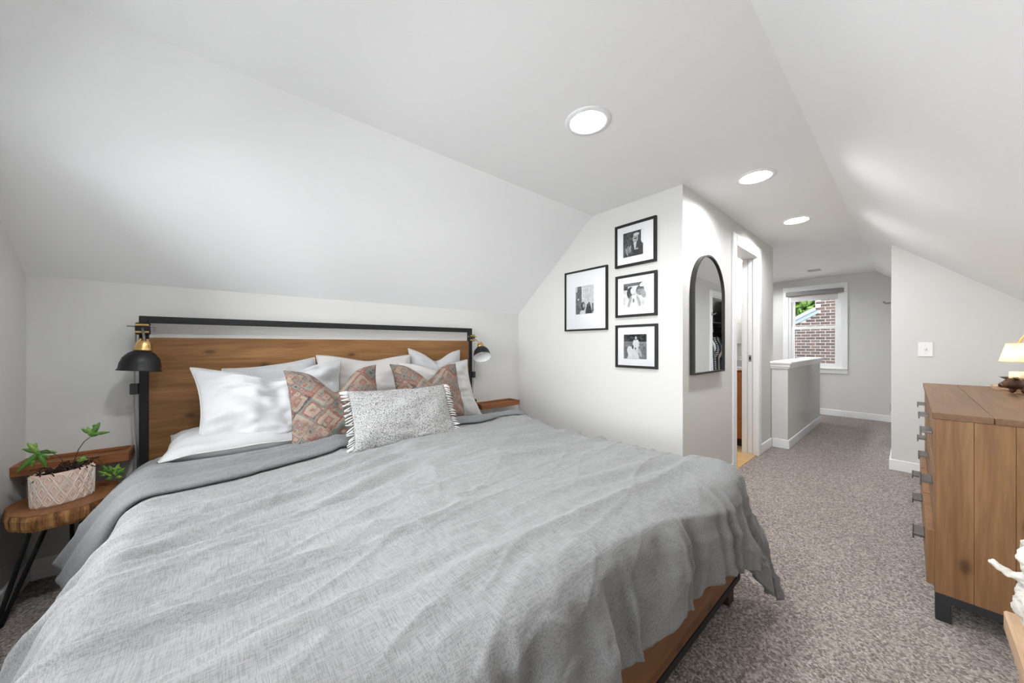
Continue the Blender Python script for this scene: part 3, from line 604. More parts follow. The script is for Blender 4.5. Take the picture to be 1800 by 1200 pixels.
# grey linen duvet
DX_0, DX_1, DY_0 = -.185, 1.60, .545
def ztop(cx, cy):
    b = 1 - ((cx - .67) / 1.0) ** 2 * .9
    return .560 + .022 * np.clip(b, 0, 1) + .012 * n3(cx * 1.6 + 3, cy * 1.6)
def yedge(cx): return 1.95 + .27 * smoothstep(.5, -.25, cx) - .05 * smoothstep(.9, 1.3, cx)
def duvet_surface(cx, cy):
    P, L, ex, ey = drape(cx, cy, DX_0, DX_1, DY_0, 9, ztop(np.clip(cx, DX_0, DX_1), np.maximum(cy, DY_0)), .095, np.where(cx < .5, 1.15, 1.22), 1.45, np.where(cx > .5, .13, 0))
    n = normals(P); n *= np.sign(n[n.shape[0] // 2, n.shape[1] // 2, 2])
    top = 1 - smoothstep(.0, .16, L); foot = smoothstep(.03, .22, -ey); side = smoothstep(.03, .22, ex)
    # long soft folds running across the bed
    ph = cy * 6.2 + .55 * n1(cx * .9, cy * 1.1) + .32 * cx
    f1 = 1 - np.abs(n2(cx * .75 + 9, ph)) * 2.0
    ph2 = cy * 15 + 1.2 * n3(cx * 1.3, cy * 2) + .8 * cx
    f2 = 1 - np.abs(n4(cx * 1.6, ph2)) * 2
    d = .020 * np.clip(f1, -.4, 1) ** 2 * np.sign(f1) + .007 * f2 + .012 * n1(cx * 2.1, cy * 2.3)
    cr = .0018 * (1 - np.abs(n3(cx * 13 + cy * 9, cy * 15 - cx * 5)) * 2) + .0005 * n2(cx * 34, cy * 34)
    f3 = np.clip(1 - np.abs(n1(cx * 1.1 + 3, cy * 10 - 1.6 * cx + .9 * n2(cx * 1.5, cy * 1.5))) * 2, 0, 1) ** 6
    f4 = np.clip(1 - np.abs(n2(cx * 2.5 + cy * 3, cy * 8 - 5 * cx)) * 2, 0, 1) ** 8
    cr = cr + .0065 * f3 + .004 * f4
    for c0, m_, a_, w_, x1 in ((.74, .12, .016, .035, .75), (.97, .06, .030, .040, .75), (1.17, .34, .022, .032, .85), (1.36, .30, .018, .030, 1.0), (1.55, .22, .018, .032, 1.25), (1.72, .10, .014, .028, 1.3)):
        q_ = cy - (c0 + m_ * cx - .25 * np.maximum(0, .05 - cx) ** 2 + .03 * n3(cx * 2.2, c0 * 9)); win = smoothstep(x1, x1 - .6, cx) * (.55 + .45 * n4(cx * 2.6, c0 * 7))
        cr = cr + a_ * win * (np.exp(-(q_ / w_) ** 2) - .7 * np.exp(-((q_ + 1.5 * w_) / w_) ** 2))
    # gathers hanging at the foot and the sides
    g1 = n1(cx * 8.5 + .8 * n2(cx * 2, cy * 2), cy * 1.7 + 4); g2 = 1 - np.abs(n4(cx * 17 + 1.5 * n1(cx * 3, cy * 3), cy * 2.6)) * 2
    gs = n3(cy * 7.5 + .8 * n2(cx * 2, cy * 2), cx * 1.4)
    d = d * (1 - .6 * np.maximum(foot, side)) + foot * (.034 * g1 + .022 * g2) + side * (.020 * gs)
    # rumpled ridge above the foot edge
    d += .018 * np.exp(-((cy - DY_0 - .02) / .10) ** 2) * n2(cx * 4.2, 3.1 + cy)
    d += cr
    P = P + n * d[..., None]
    return P, n
nx_, ny_ = 330, 270
u = np.linspace(0, 1, nx_); v = np.linspace(0, 1, ny_); Uu, Vv = np.meshgrid(u, v)
CXg = DX_0 - .38 + Uu * (DX_1 + .40 - DX_0 + .38)
low = DY_0 - (.330 + .028 * n1(CXg * 3.1, CXg * 0) + .006 * n2(CXg * 9, CXg * 0)) - .05 * smoothstep(1.3, 1.6, CXg) - .12 * smoothstep(1.55, 1.85, CXg)
CYg = low + Vv * (yedge(CXg) - low)
P, nn = duvet_surface(CXg, CYg)
P[..., 2] = np.maximum(P[..., 2], .035)
dv = grid_obj('duvet', P, 'duvet'); tag(dv, 'rumpled grey linen duvet spread over the bed', 'duvet')
md = dv.modifiers.new('thickness', 'SOLIDIFY'); md.thickness = .022; md.offset = -1 if nn[135, 165, 2] > 0 else 1
# the turned-back top edge: a soft roll lying on the duvet
nu, nw = 260, 40
u = np.linspace(0, 1, nu); w = np.linspace(0, 1, nw); Wg, Ug = np.meshgrid(w, u, indexing='ij')
cxu = DX_0 - .34 + u * (DX_1 + .41 - DX_0 + .34); CXf = np.broadcast_to(cxu, (nw, nu))
wid = .15 + .36 * smoothstep(.55, -.2, cxu) - .03 * smoothstep(.9, 1.5, cxu)
CYf = yedge(CXf) + .035 - Wg * wid[None, :]
Pf, nf = duvet_surface(CXf, CYf)
thk = .022 + .012 * n1(CXf * 4, CXf * 0 + 2) + .045 * smoothstep(DX_0 + .05, DX_0 - .2, CXf)
prof = np.sin(np.clip(Wg, 0, 1) * PI) ** .45
off = .006 + thk * prof + .006 * (1 - np.abs(n2(CXf * 2.2, Wg * 4.0)) * 2) * prof
Pf = Pf + nf * off[..., None]; Pf[..., 2] = np.maximum(Pf[..., 2], .03)
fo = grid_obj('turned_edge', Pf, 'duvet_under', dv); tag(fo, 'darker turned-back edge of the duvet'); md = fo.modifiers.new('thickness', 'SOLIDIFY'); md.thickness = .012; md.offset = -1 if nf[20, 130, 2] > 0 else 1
# hem stitching button loops at the foot corner
# ------------------------------------------------------------------ pillows
def pillow(name, label, cat, group, w, h, t_, m_, base, lean, yaw=0, roll=0, k=.07, chop=0, chopw=.35, seed=1, wr=.006, n=46, piping=None, sag=.0, px_=2.6):
    nz = VN(seed); a = np.linspace(-1, 1, n); a = np.sign(a) * (1 - (1 - np.abs(a)) ** 1.35); U_, V_ = np.meshgrid(a, a)
    X = w / 2 * U_ * (1 - k * (1 - V_ ** 2)); Z = h / 2 * V_ * (1 - k * (1 - U_ ** 2))
    Tt = t_ / 2 * ((1 - np.abs(U_) ** px_) * (1 - np.abs(V_) ** px_)) ** .62
    Tt = Tt * (1 + .25 * sag * (-V_))
    Z = Z - chop * np.exp(-(U_ / chopw) ** 2) * np.clip((V_ + 1) / 2, 0, 1) ** 1.6
    wrk = wr * (nz(U_ * 2.2, V_ * 3.1) * 1.3 + (1 - np.abs(nz(U_ * 2.5 + V_, V_ * 5.2 + 8)) * 2) * .9 + .35 * nz(U_ * 9, V_ * 9)) * np.clip(Tt / (t_ / 2) * 2, 0, 1)
    crease = -.5 * chop * .4 * np.exp(-(U_ / .12) ** 2) * smoothstep(-.3, .9, V_)
    edge = .008 * nz(U_ * 3 + 5, V_ * 3)
    F_ = np.stack([X, -(Tt + wrk + crease) + edge, Z], -1); Bk = np.stack([X, Tt + wrk * .5 + edge, Z], -1)
    idx = np.arange(n * n).reshape(n, n); inner = np.zeros((n, n), bool); inner[1:-1, 1:-1] = True
    V3 = F_.reshape(-1, 3).tolist(); map2 = idx.copy(); q = n * n
    for i in range(n):
        for j in range(n):
            if inner[i, j]: map2[i, j] = q; q += 1; V3.append(Bk[i, j].tolist())
    F3 = []
    for i in range(n - 1):
        for j in range(n - 1):
            F3.append((idx[i, j], idx[i, j + 1], idx[i + 1, j + 1], idx[i + 1, j])); F3.append((map2[i, j], map2[i + 1, j], map2[i + 1, j + 1], map2[i, j + 1]))
    me = bpy.data.meshes.new(name); me.from_pydata(V3, [], [tuple(int(q) for q in f) for f in F3]); me.update(); me.polygons.foreach_set('use_smooth', [True] * len(me.polygons)); me.materials.append(M[m_])
    o = bpy.data.objects.new(name, me); C.objects.link(o); tag(o, label, cat, group)
    R_ = Matrix.Rotation(math.radians(yaw), 4, 'Z') @ Matrix.Rotation(-math.radians(lean), 4, 'X') @ Matrix.Rotation(math.radians(roll), 4, 'Y')
    o.matrix_world = Matrix.Translation(Vector(base) + R_ @ Vector((0, 0, h / 2))) @ R_
    if piping:
        rim = [F_[0, j] for j in range(n)] + [F_[i, -1] for i in range(1, n)] + [F_[-1, j] for j in range(n - 2, -1, -1)] + [F_[i, 0] for i in range(n - 2, 0, -1)]
        obj('piping', tube(nb(), [Vector(p) for p in rim] + [Vector(rim[0])], .0045, 6, False), piping, o, True, True)
    return o, F_
G = 'white pillows against the headboard'
ZB = .545
pillow('pillow', 'white pillow lying flat at the bed edge beneath a leaning pillow', 'pillow', G, .70, .46, .16, 'pillow_white', (.13, 2.06, ZB + .065), 88, 0, 0, .05, 0, .35, 3, .006, piping='piping')
pillow('pillow', 'large white pillow leaning behind the patterned cushion beside the black lamp', 'pillow', G, .70, .50, .20, 'pillow_white', (.22, 2.13, ZB + .015), 29, -4, -3, -.0 + .12, .06, .5, 4, .024, piping='piping')
pillow('pillow', 'white pillow mostly hidden behind a leaning white pillow', 'pillow', G, .46, .48, .15, 'pillow_white', (.27, 2.37, ZB - .01), 17, 0, -7, .06, .0, .5, 5, .008, piping='piping')
pillow('pillow', 'cream pillow standing upright in the middle of the headboard', 'pillow', G, .62, .50, .16, 'pillow_cream', (.745, 2.34, ZB), 14, 0, 1, .06, .03, .5, 6, .007, piping='piping')
pillow('pillow', 'white pillow standing behind the second patterned cushion', 'pillow', G, .46, .53, .14, 'pillow_white', (1.285, 2.41, ZB), 11, 0, 2, .10, .07, .45, 7, .008, piping='piping')
pillow('pillow', 'cream white pillow leaning at the edge of the bed beside the small wall ledge', 'pillow', G, .60, .48, .17, 'pillow_cream', (1.235, 2.17, ZB), 25, 2, 0, .12, .05, .4, 8, .009, piping='piping')
G = 'patterned square cushions'
pillow('patterned_cushion', 'square kilim patterned cushion beside the large leaning white pillow', 'cushion', G, .47, .47, .17, 'kilim', (.47, 1.93, ZB - .0), 24, -3, -2, .09, .12, .36, 9, .006)
pillow('patterned_cushion', 'square kilim patterned cushion between cream pillow and the bed edge', 'cushion', G, .50, .47, .17, 'kilim', (1.05, 2.0, ZB - .0), 24, 2, 2, .09, .10, .36, 10, .006)
lc, Fl = pillow('lumbar_cushion', 'long white knitted cushion with fringed ends lying in front', 'cushion', None, .545, .335, .15, 'knit', (.745, 1.715, ZB + .035), 34, -5, 0, .04, .01, .6, 15, .007)
me = None; k_ = 0
for side in (0, -1):
    for i in np.linspace(1, 44, 30):
        i0 = int(i); fr_ = i - i0; p = Fl[i0, side] * (1 - fr_) + Fl[min(i0 + 1, 45), side] * fr_; sx = -1 if side == 0 else 1
        if me is None:
            q = obj('tassel', tube(nb(), [(0, 0, 0), (.012, -.004, -.001), (.026, -.003, -.003), (.040, .001, -.006)], [.0028, .0042, .0038, .0022], 5), 'fringe', lc, True, True); me = q.data
        else:
            q = bpy.data.objects.new('tassel', me); C.objects.link(q); q.parent = lc
        q.location = Vector(p); q.rotation_euler = (random.uniform(-.5, .5), random.uniform(-.2, .5), (PI if sx < 0 else 0) + random.uniform(-.35, .35))

# ------------------------------------------------------------------ clamp lamps
def clamp_lamp(label, post, head, tilt, cord_x, cord_pts, swz, lit=False):
    t = thing('clamp_lamp', label, 'lamp', post, group='black clamp lamps on the headboard posts')
    P0 = Vector(post); Hd = Vector(head)
    obj('clamp', box(P0.x - .026, P0.x + .026, P0.y - .032, P0.y + .005, P0.z - .03, P0.z + .03, bev=.004), 'black_metal', t)
    obj('clamp_screw', tube(nb(), [P0 + Vector((-.055, -.02, .012)), P0 + Vector((.045, -.02, .012))], .004, 8), 'steel', t)
    for dz in (-.018, .018): obj('clamp_band', tube(nb(), [P0 + Vector((-.024, -.036, dz)), P0 + Vector((.024, -.036, dz))], .006, 8), 'brass', t)
    Rm = tilt.to_track_quat('-Z', 'Y').to_matrix().to_4x4()
    topp = Hd + Rm @ Vector((0, 0, .075))
    obj('arm', tube(nb(), [P0 + Vector((0, -.03, .0)), (P0 + topp) / 2 + Vector((0, -.01, .008)), topp], .005, 8), 'steel', t)
    bm = lathe(nb(), [(.014, .078), (.022, .074), (.028, .062), (.030, .040), (.034, .036), (.034, .028), (.022, .026)], 24); bmesh.ops.transform(bm, matrix=Matrix.Translation(Hd) @ Rm, verts=bm.verts)
    obj('socket_collar', bm, 'brass', t, True)
    for a in np.arange(4) * PI / 2 + .4:
        bm = tube(nb(), [(.024 * math.cos(a), .024 * math.sin(a), .03), (.028 * math.cos(a), .028 * math.sin(a), .055), (.014 * math.cos(a), .014 * math.sin(a), .086)], .0035, 6); bmesh.ops.transform(bm, matrix=Matrix.Translation(Hd) @ Rm, verts=bm.verts); obj('cage_bar', bm, 'brass', t)
    bm = lathe(nb(), [(.020, .030), (.030, .026), (.048, .014), (.064, -.008), (.072, -.036), (.074, -.062), (.079, -.070), (.0785, -.072)], 48); bmesh.ops.transform(bm, matrix=Matrix.Translation(Hd) @ Rm, verts=bm.verts)
    obj('shade', bm, 'black_shade', t, True)
    bm = lathe(nb(), [(.018, .026), (.028, .023), (.046, .011), (.062, -.010), (.070, -.037), (.0722, -.062), (.078, -.0715)], 48); bmesh.ops.transform(bm, matrix=Matrix.Translation(Hd) @ Rm, verts=bm.verts)
    tag(obj('shade_lining', bm, 'white_gloss', t, True), 'white enamel inside of the shade')
    bm = lathe(nb(), [(0, -.044), (.012, -.040), (.020, -.026), (.018, -.008), (.010, .008), (.010, .02)], 20); bmesh.ops.transform(bm, matrix=Matrix.Translation(Hd) @ Rm, verts=bm.verts); obj('light_bulb', bm, 'mat_board', t, True)
    obj('cord', tube(nb(), cord_pts, .0032, 6), 'cord', t)
    x, y = cord_x; obj('cord_switch', box(x - .016, x + .016, y - .012, y + .010, swz - .028, swz + .028, bev=.003), 'rubber', t)
yc = BYH - .06
clamp_lamp('black clamp lamp with brass collar above the live-edge side table', (BX0 + .017, BYH - .036, 1.185), (-.318, 2.455, 1.045), Vector((-.10, -.04, -1)), (BX0 - .018, 2.59), [(BX0 - .012, 2.585, 1.17), (BX0 - .018, 2.59, 1.0), (BX0 - .02, 2.59, .8), (BX0 - .015, 2.60, .55), (BX0 - .02, 2.62, .25), (BX0 - .02, 2.635, .10)], .875)
clamp_lamp('black clamp lamp with white lining above the small wall ledge', (BX1 - .017, BYH - .036, 1.165), (1.725, 2.46, 1.055), Vector((-.22, -.55, -.80)), (BX1 + .030, 2.59), [(BX1 + .028, 2.52, 1.09), (BX1 + .03, 2.56, 1.0), (BX1 + .03, 2.59, .84), (BX1 + .028, 2.60, .68), (BX1 + .03, 2.62, .58)], .832)
t = tag(obj('power_adapter', bx(bx(nb(), BX1 + .03, BX1 + .075, 2.60, 2.657, .545, .60, .005), BX1 + .036, BX1 + .06, 2.59, 2.60, .555, .59, .003), 'rubber'), 'small black plug adapter on the wall beside the ledge', 'adapter')

# ------------------------------------------------------------------ wall ledges
def ledge(label, x0, x1, z):
    t = thing('wall_ledge', label, 'shelf', (x0, YB, z), group='small wooden wall ledges')
    yf = 2.512
    obj('board', box(x0, x1, yf, YB, z - .045, z - .015, bev=.002), 'ledge_wood', t); obj('front_lip', box(x0, x1, yf - .014, yf, z - .045, z, bev=.002), 'ledge_wood', t)
    for a in (x0, x1 - .014): obj('end_lip', box(a, a + .014, yf, YB, z - .015, z, bev=.002), 'ledge_wood', t)
    obj('back_lip', box(x0 + .014, x1 - .014, YB - .014, YB, z - .015, z, bev=.002), 'ledge_wood', t)
ledge('reddish wooden wall ledge above the live-edge side table', XL, -.368, .575); ledge('reddish wooden wall ledge beside the bed under the clamp lamp', 1.765, 2.215, .560)

# ------------------------------------------------------------------ live-edge side table
TX, TY, TZ = -.525, 2.405, .432
t = thing('side_table', 'live-edge wood slab side table with black hairpin legs', 'table', (TX, TY, 0))
ang = np.linspace(0, 2 * PI, 60, endpoint=False); nzt = VN(21)
rad_ = [1 + .07 * float(nzt(3 * math.cos(a), 3 * math.sin(a))) + .03 * math.cos(3 * a + 1) for a in ang]
def outline(f): return [(TX + .163 * r * f * math.cos(a) * (1 if math.cos(a) < 0 else .95), TY + .20 * r * f * math.sin(a)) for a, r in zip(ang, rad_)]
bm = nb(); rings = [[bm.verts.new((p[0], p[1], z)) for p in outline(f)] for f, z in ((.97, TZ - .064), (1.0, TZ - .05), (1.01, TZ - .02), (.985, TZ - .003))]
for a_, b_ in zip(rings, rings[1:]):
    for j in range(60): bm.faces.new((a_[j], a_[(j + 1) % 60], b_[(j + 1) % 60], b_[j]))
bm.faces.new(rings[0][::-1]); obj('bark_edge', bm, 'bark', t)
obj('slab_top', prism(nb(), outline(.985), 2, TZ - .004, TZ), 'slab_top', t)
for p0, p1, ft in (((-.585, 2.215), (-.555, 2.265), (-.672, 2.275)), ((-.43, 2.30), (-.45, 2.26), (-.40, 2.20)), ((-.52, 2.555), (-.55, 2.53), (-.56, 2.62))):
    a = Vector((*p0, TZ - .064)); b = Vector((*p1, TZ - .064)); f = Vector((*ft, .008)); s = (b - a).normalized() * .008
    obj('hairpin_leg', tube(nb(), [a, f - s, f, f + s, b], .0072, 8), 'black_metal', t)

# ------------------------------------------------------------------ potted fern
PXc, PYc = -.535, 2.36
t = thing('potted_fern', 'staghorn fern in pink oval pot with white diamond relief', 'plant', (PXc, PYc, TZ))
A_, B_ = .090, .056; PH = .135; yaw = math.radians(38); cr, sr = math.cos(yaw), math.sin(yaw)
def potpt(a, z, o=0):
    f = 1 - .03 * (1 - z / PH) ** 2; x, y = (A_ * f + o) * math.cos(a), (B_ * f + o) * math.sin(a); return Vector((PXc + x * cr - y * sr, PYc + x * sr + y * cr, TZ + z))
bm = nb(); SEG = 48; prof = [(0, .0), (0, .012), (0, .07), (0, PH - .006), (-.002, PH), (-.008, PH), (-.009, PH - .03)]
rings = [[bm.verts.new(potpt(2 * PI * j / SEG, z, o)) for j in range(SEG)] for o, z in prof]
for a_, b_ in zip(rings, rings[1:]):
    for j in range(SEG): bm.faces.new((a_[j], a_[(j + 1) % SEG], b_[(j + 1) % SEG], b_[j]))
bm.faces.new(rings[0][::-1]); bm.faces.new(rings[-1]); pot = obj('pot', bm, 'pot', t, True)
bm = nb(); nd = 16                                   # raised diamond lines
for i in range(nd):
    for row in range(3):
        a0 = 2 * PI * (i + .5 * (row % 2)) / nd; zc = .028 + row * .040; da = PI / nd
        for s_ in (1.0, .52):
            pts = [potpt(a0 + da * s_ * x, min(max(zc + .034 * s_ * y, .005), PH - .006), .001) for x, y in ((0, 1), (.5, .5), (1, 0), (.5, -.5), (0, -1), (-.5, -.5), (-1, 0), (-.5, .5), (0, 1))]
            tube(bm, pts, .0019, 4, False)
tag(obj('diamond_relief', bm, 'pot_line', pot), 'raised white diamond lines')
bm = nb()
for i in range(150):
    a, q = random.uniform(0, 2 * PI), random.random() ** .5; x, y = A_ * .85 * q * math.cos(a), B_ * .8 * q * math.sin(a); p = Vector((PXc + x * cr - y * sr, PYc + x * sr + y * cr, TZ + PH - .02 + random.uniform(0, .03)))
    d = Vector((random.gauss(0, 1), random.gauss(0, 1), random.gauss(.1, .5))).normalized() * random.uniform(.02, .045); tube(bm, [p, p + d * .5 + Vector((0, 0, .008)), p + d], .0022, 4, False)
tag(obj('moss_and_roots', bm, 'soil', t), 'dark brown tangle of moss and roots', None, None, 'stuff')
def leaf(base, tip, width, lobes, m_, droop=.02):
    """lobed blade from base to tip, cupped, with side lobes"""
    base, tip = Vector(base), Vector(tip); d = tip - base; Ln = d.length; d.normalize(); s = d.cross(ray(110, 800)).normalized(); up = s.cross(d).normalized(); bm = nb()
    def blade(b, dr, L_, w, n=9):
        sd = dr.cross(up).normalized(); prev = None
        for i in range(n + 1):
            f = i / n; wd = w * (math.sin(PI * min(1, f * .92 + .08)) ** .7) * (1 - .3 * f); c_ = b + dr * L_ * f + up * (droop * math.sin(f * PI) + .003 * math.sin(f * 9)) - Vector((0, 0, 1)) * droop * f * f
            row = [bm.verts.new(c_ - sd * wd), bm.verts.new(c_ - up * wd * .25), bm.verts.new(c_ + sd * wd)]
            if prev:
                for j in range(2): bm.faces.new((prev[j], prev[j + 1], row[j + 1], row[j]))
            prev = row
    blade(base, d, Ln, width)
    for f, sg, ln, an in lobes:
        dr = (d * math.cos(an) + s * sg * math.sin(an)).normalized(); blade(base + d * Ln * f, dr, Ln * ln, width * .75)
    o = obj('leaf', bm, m_, t, True); md = o.modifiers.new('thickness', 'SOLIDIFY'); md.thickness = .0012
def lp(u, v, y): return px(u, v, 1, y)
def stem(*pts): obj('stem', tube(nb(), pts, .0016, 5), 'stem', t, True)
topc = lambda u, v: lp(u, v, 2.37)
leaf(topc(70, 795), topc(27, 829), .012, [(.05, 1, .55, 1.0), (.0, 1, .5, 2.2), (.05, -1, .6, 1.5), (.3, 1, .35, .6)], 'leaf', .006)
leaf(topc(66, 792), topc(82, 822), .009, [(.2, 1, .4, .6)], 'leaf', .004); leaf(topc(68, 797), topc(47, 776), .009, [(.35, -1, .5, .6)], 'leaf2', .004)
stem(topc(71, 793), topc(82, 790), topc(95, 797), topc(108, 806), topc(112, 818))
leaf(topc(160, 766), topc(176, 740), .011, [(.1, -1, .8, 1.1), (.1, 1, .7, 1.1), (.55, 1, .3, .8)], 'leaf', .004); leaf(topc(160, 767), topc(154, 748), .008, [], 'leaf2', .003); leaf(topc(160, 767), topc(180, 758), .008, [], 'leaf', .003)
stem(topc(161, 766), topc(148, 776), topc(138, 790), topc(132, 805), topc(128, 818))
leaf(topc(140, 816), topc(150, 797), .011, [(.2, 1, .5, .9), (.3, -1, .5, .9)], 'leaf2', .008)
lr = lambda u, v: lp(u, v, 2.44)
for b_, e_ in (((196, 836), (172, 826)), ((198, 838), (184, 842)), ((198, 834), (192, 816)), ((200, 834), (210, 812)), ((202, 836), (221, 820)), ((204, 838), (216, 838)), ((195, 830), (180, 816))): leaf(lr(*b_), lr(*e_), .009, [(.3, 1, .4, .7), (.35, -1, .4, .7)], 'leaf' if b_[0] % 4 else 'leaf2', .004)
stem(lr(200, 836), lr(190, 822), lr(172, 806), lr(158, 804), topc(148, 816))
for e_ in ((140, 836), (126, 838), (118, 832)): stem(topc(130, 818), topc(134, 830) + Vector((0, -.02, 0)), topc(*e_) + Vector((0, -.03, 0)))

# ------------------------------------------------------------------ dresser
EX0, EX1, EY0, EY1 = 2.176, 3.83, -.535, -.062
t = thing('dresser', 'wide brown plank dresser with grey bar pulls and black base', 'dresser', (3.0, -.3, 0)); dres = t
obj('carcass', box(EX0 + .02, EX1 - .02, EY0, EY1 - .024, .11, .805), 'dresser_wood', t)
yb_ = [EY1, -.155, -.245, -.345, -.44, EY1 - .473]
for i in range(5):
    for xa, xb in ((EX0, EX0 + .02), (EX1 - .02, EX1)): obj('side_plank', box(xa, xb, yb_[i + 1] + .0004, yb_[i] - .0004, .11, .805, bev=.0007), 'dresser_wood', t)
yt = [EY1 + .008, -.20, -.37, EY0]
for i in range(3): obj('top_plank', box(EX0 - .004, EX1 + .004, yt[i + 1] + .0008, yt[i] - .0008, .805, .829, bev=.0015), 'dresser_top', t)
cw = (EX1 - EX0 - .04) / 3; rows = [(.125, .345, .235), (.352, .585, .485), (.592, .798, .71)]
for c_ in range(3):
    for r, (z0, z1, zp) in enumerate(rows):
        x0 = EX0 + .02 + c_ * cw; pull = .022 if (r == 0) else 0.0
        dr = obj('drawer', box(x0 + .005, x0 + cw - .005, EY1 - .024 + pull - (.0 if not pull else .0), EY1 + pull, z0, z1, bev=.002), 'dresser_wood', t)
        if pull: obj('drawer_box', box(x0 + .02, x0 + cw - .02, EY1 - .03, EY1 - .023 + pull, z0 + .01, z1 - .02), 'dresser_wood', dr)
        xc_ = x0 + cw / 2; yf = EY1 + pull
        bm = nb(); bx(bm, xc_ - .06, xc_ + .06, yf, yf + .036, zp - .005, zp + .007, .002); bx(bm, xc_ - .06, xc_ + .06, yf + .031, yf + .037, zp - .018, zp + .007, .001)
        obj('pull_handle', bm, 'grey_metal', dr)
bm = nb(); bx(bm, EX0, EX1, EY0, EY1, .078, .11, .002)
obj('base_frame', bm, 'black_base', t)
for xa in (EX0, EX1 - .05):
    for ya in (EY1 - .04, EY0): obj('leg', box(xa, xa + .05, ya, ya + .04, 0, .08, bev=.002), 'black_base', t)

# candle lamp on the dresser
LX, LY, LZ = 3.62, -.45, .829
t = thing('candle_lamp', 'arched lamp with glowing pleated rattan shade and pale wood base on dresser', 'lamp', (LX, LY, LZ))
bm = nb(); bx(bm, -.065, .065, -.085, .125, 0, .026, .006, 2); obj('base', bm, 'pale_wood', t, False, True)
arc = [(0, -.07, .02), (0, -.07, .24)] + [(0, -.014 - .056 * math.cos(a), .24 + .10 * math.sin(a)) for a in np.linspace(.2, PI - .0, 12)] + [(0, .042, .235)]
obj('arch_neck', tube(nb(), arc, .0055, 10), 'brass', t, True, True)
bm = nb(); SEG = 96; zt, zb = .285, .172
rr = [[(r_ + (.003 if j % 2 else -.001)) for j in range(SEG)] for r_ in (.060, .086)]
A = [bm.verts.new((q * math.cos(2 * PI * j / SEG), .015 + q * math.sin(2 * PI * j / SEG), zt)) for j, q in enumerate(rr[0])]; B = [bm.verts.new((q * math.cos(2 * PI * j / SEG), .015 + q * math.sin(2 * PI * j / SEG), zb)) for j, q in enumerate(rr[1])]
for j in range(SEG): bm.faces.new((A[j], A[(j + 1) % SEG], B[(j + 1) % SEG], B[j]))
ms = M['rattan']; nt = ms.node_tree; tr = nt.nodes.new('ShaderNodeBsdfTranslucent'); tr.inputs[0].default_value = (.92, .84, .70, 1); mx = nt.nodes.new('ShaderNodeMixShader'); mx.inputs[0].default_value = .55
nt.links.new(nt.nodes['Principled BSDF'].outputs[0], mx.inputs[1]); nt.links.new(tr.outputs[0], mx.inputs[2]); nt.links.new(mx.outputs[0], nt.nodes['Material Output'].inputs[0])
obj('shade', bm, 'rattan', t, False, True)
for z_, q in ((zt, .061), (zb, .087)): obj('shade_hoop', tube(nb(), [(q * math.cos(a), .015 + q * math.sin(a), z_) for a in np.linspace(0, 2 * PI, 49)], .003, 6, False), 'rattan', t, True, True)
obj('bulb', lathe(nb(), [(0, .04), (.012, .036), (.018, .02), (.014, 0), (0, -.006)], 16, c=(0, .015, .205)), 'bulb', t, True, True)
t = thing('candle', 'cream candle in jar standing under the glowing lamp shade', 'candle', (LX, LY + .02, LZ + .026))
obj('jar', lathe(nb(), [(0, 0), (.045, 0), (.048, .006), (.048, .085), (.044, .086), (.044, .066), (0, .066)], 32), 'candle', t, True, True); obj('paper_band', lathe(nb(), [(.0485, .02), (.0485, .06)], 32), 'jar', t, True, True)
# pig figurine
t = thing('pig_figurine', 'dark carved wooden pig figurine on the dresser', 'figurine', (3.39, -.396, LZ), (0, 0, math.radians(49.7)))
bm = nb()
def blob(c, r, rot=None):
    q = bmesh.ops.create_uvsphere(bm, u_segments=20, v_segments=12, radius=1)['verts']
    for v in q: v.co = Vector((v.co.x * r[0], v.co.y * r[1], v.co.z * r[2])) + Vector(c)
blob((0, -.04, .045), (.034, .072, .032)); blob((0, .035, .047), (.028, .036, .027)); blob((0, .068, .043), (.017, .028, .016)); blob((0, .09, .040), (.012, .008, .012))
for y in (-.085, .01):
    for x in (-.02, .02): blob((x, y, .016), (.011, .012, .0155))
blob((0, -.113, .055), (.006, .01, .008))
t.scale = (1.2, 1.2, 1.2)
pig = obj('body', bm, 'pig', t, True, True); md = pig.modifiers.new('remesh', 'REMESH'); md.mode = 'VOXEL'; md.voxel_size = .004; md.use_smooth_shade = True
for x in (-.016, .016):
    bm = nb(); b_ = Vector((x, .045, .066)); q = [b_ + Vector((-.009, -.006, 0)), b_ + Vector((.009, -.006, 0)), b_ + Vector((x * .4, .028, .012)), b_ + Vector((0, -.008, .012))]
    vs = [bm.verts.new(p) for p in q]
    for f in ((0, 1, 2), (0, 3, 1), (1, 3, 2), (0, 2, 3)): bm.faces.new([vs[j] for j in f])
    obj('ear', bm, 'pig', t, False, True)

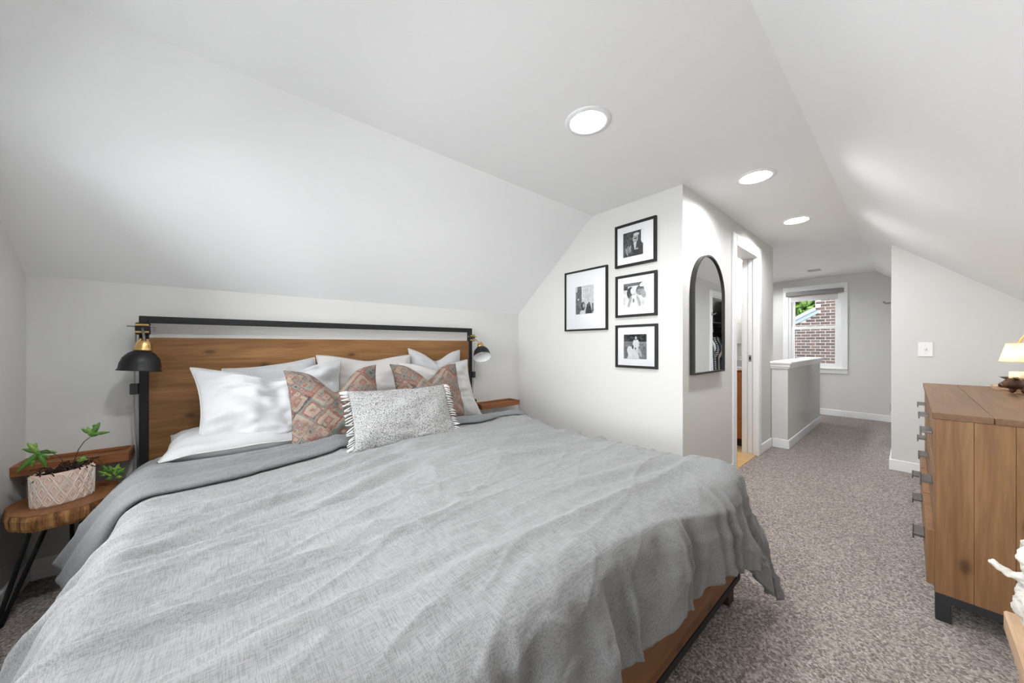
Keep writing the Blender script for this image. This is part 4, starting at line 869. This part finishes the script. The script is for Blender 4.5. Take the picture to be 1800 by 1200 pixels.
# ------------------------------------------------------------------ pale bench with driftwood
QX1, QY1, QZ = 1.575, -.158, .40
t = thing('wooden_bench', 'pale wooden bench beside the end of the dresser', 'bench', (1.2, -.35, 0))
obj('seat', box(.75, QX1, YR + .02, QY1, QZ - .05, QZ, bev=.004), 'pale_wood', t)
for x in (.78, QX1 - .075): obj('leg_panel', box(x, x + .05, YR + .04, QY1 - .02, 0, QZ - .05, bev=.003), 'pale_wood', t)
obj('stretcher', box(.83, QX1 - .075, -.37, -.33, .12, .18, bev=.003), 'pale_wood', t)
t = thing('driftwood', 'white weathered driftwood piece standing on the pale bench', 'driftwood', (1.52, -.187, QZ))
bm = nb()
def limb(pts, r): tube(bm, [Vector(p) for p in pts], r, 9)
limb([(0, -.02, .0), (.01, -.018, .05), (-.004, -.022, .10), (.005, -.02, .15), (0, -.025, .19), (.01, -.03, .215)], [.030, .026, .020, .026, .022, .006])
limb([(0, -.018, .085), (.0, .0, .115), (-.004, .026, .122), (-.010, .056, .145)], [.018, .015, .011, .006]); limb([(.0, -.02, .15), (.012, -.002, .175), (.012, .004, .21)], [.018, .014, .005])
limb([(0, -.02, .03), (-.02, .0, .05), (-.03, .006, .085)], [.016, .012, .004]); limb([(0, -.03, .12), (.03, -.045, .16), (.035, -.05, .20)], [.016, .012, .005]); limb([(0, -.03, .06), (-.03, -.05, .10), (-.03, -.07, .15)], [.018, .013, .005])
limb([(0, -.02, .02), (.0, .008, .035), (-.006, .012, .07), (.004, .006, .10)], [.018, .016, .012, .008]); limb([(0, -.02, .10), (-.02, -.005, .14), (-.022, .01, .175), (-.016, .004, .20)], [.02, .016, .012, .005])
dw = obj('wood', bm, 'drift', t, True, True); md = dw.modifiers.new('remesh', 'REMESH'); md.mode = 'VOXEL'; md.voxel_size = .0035; md.use_smooth_shade = True
tx = bpy.data.textures.new('weathering', 'CLOUDS'); tx.noise_scale = .022; tx.noise_depth = 3; md = dw.modifiers.new('weathering', 'DISPLACE'); md.texture = tx; md.strength = .016; md.mid_level = .5; md.texture_coords = 'LOCAL'
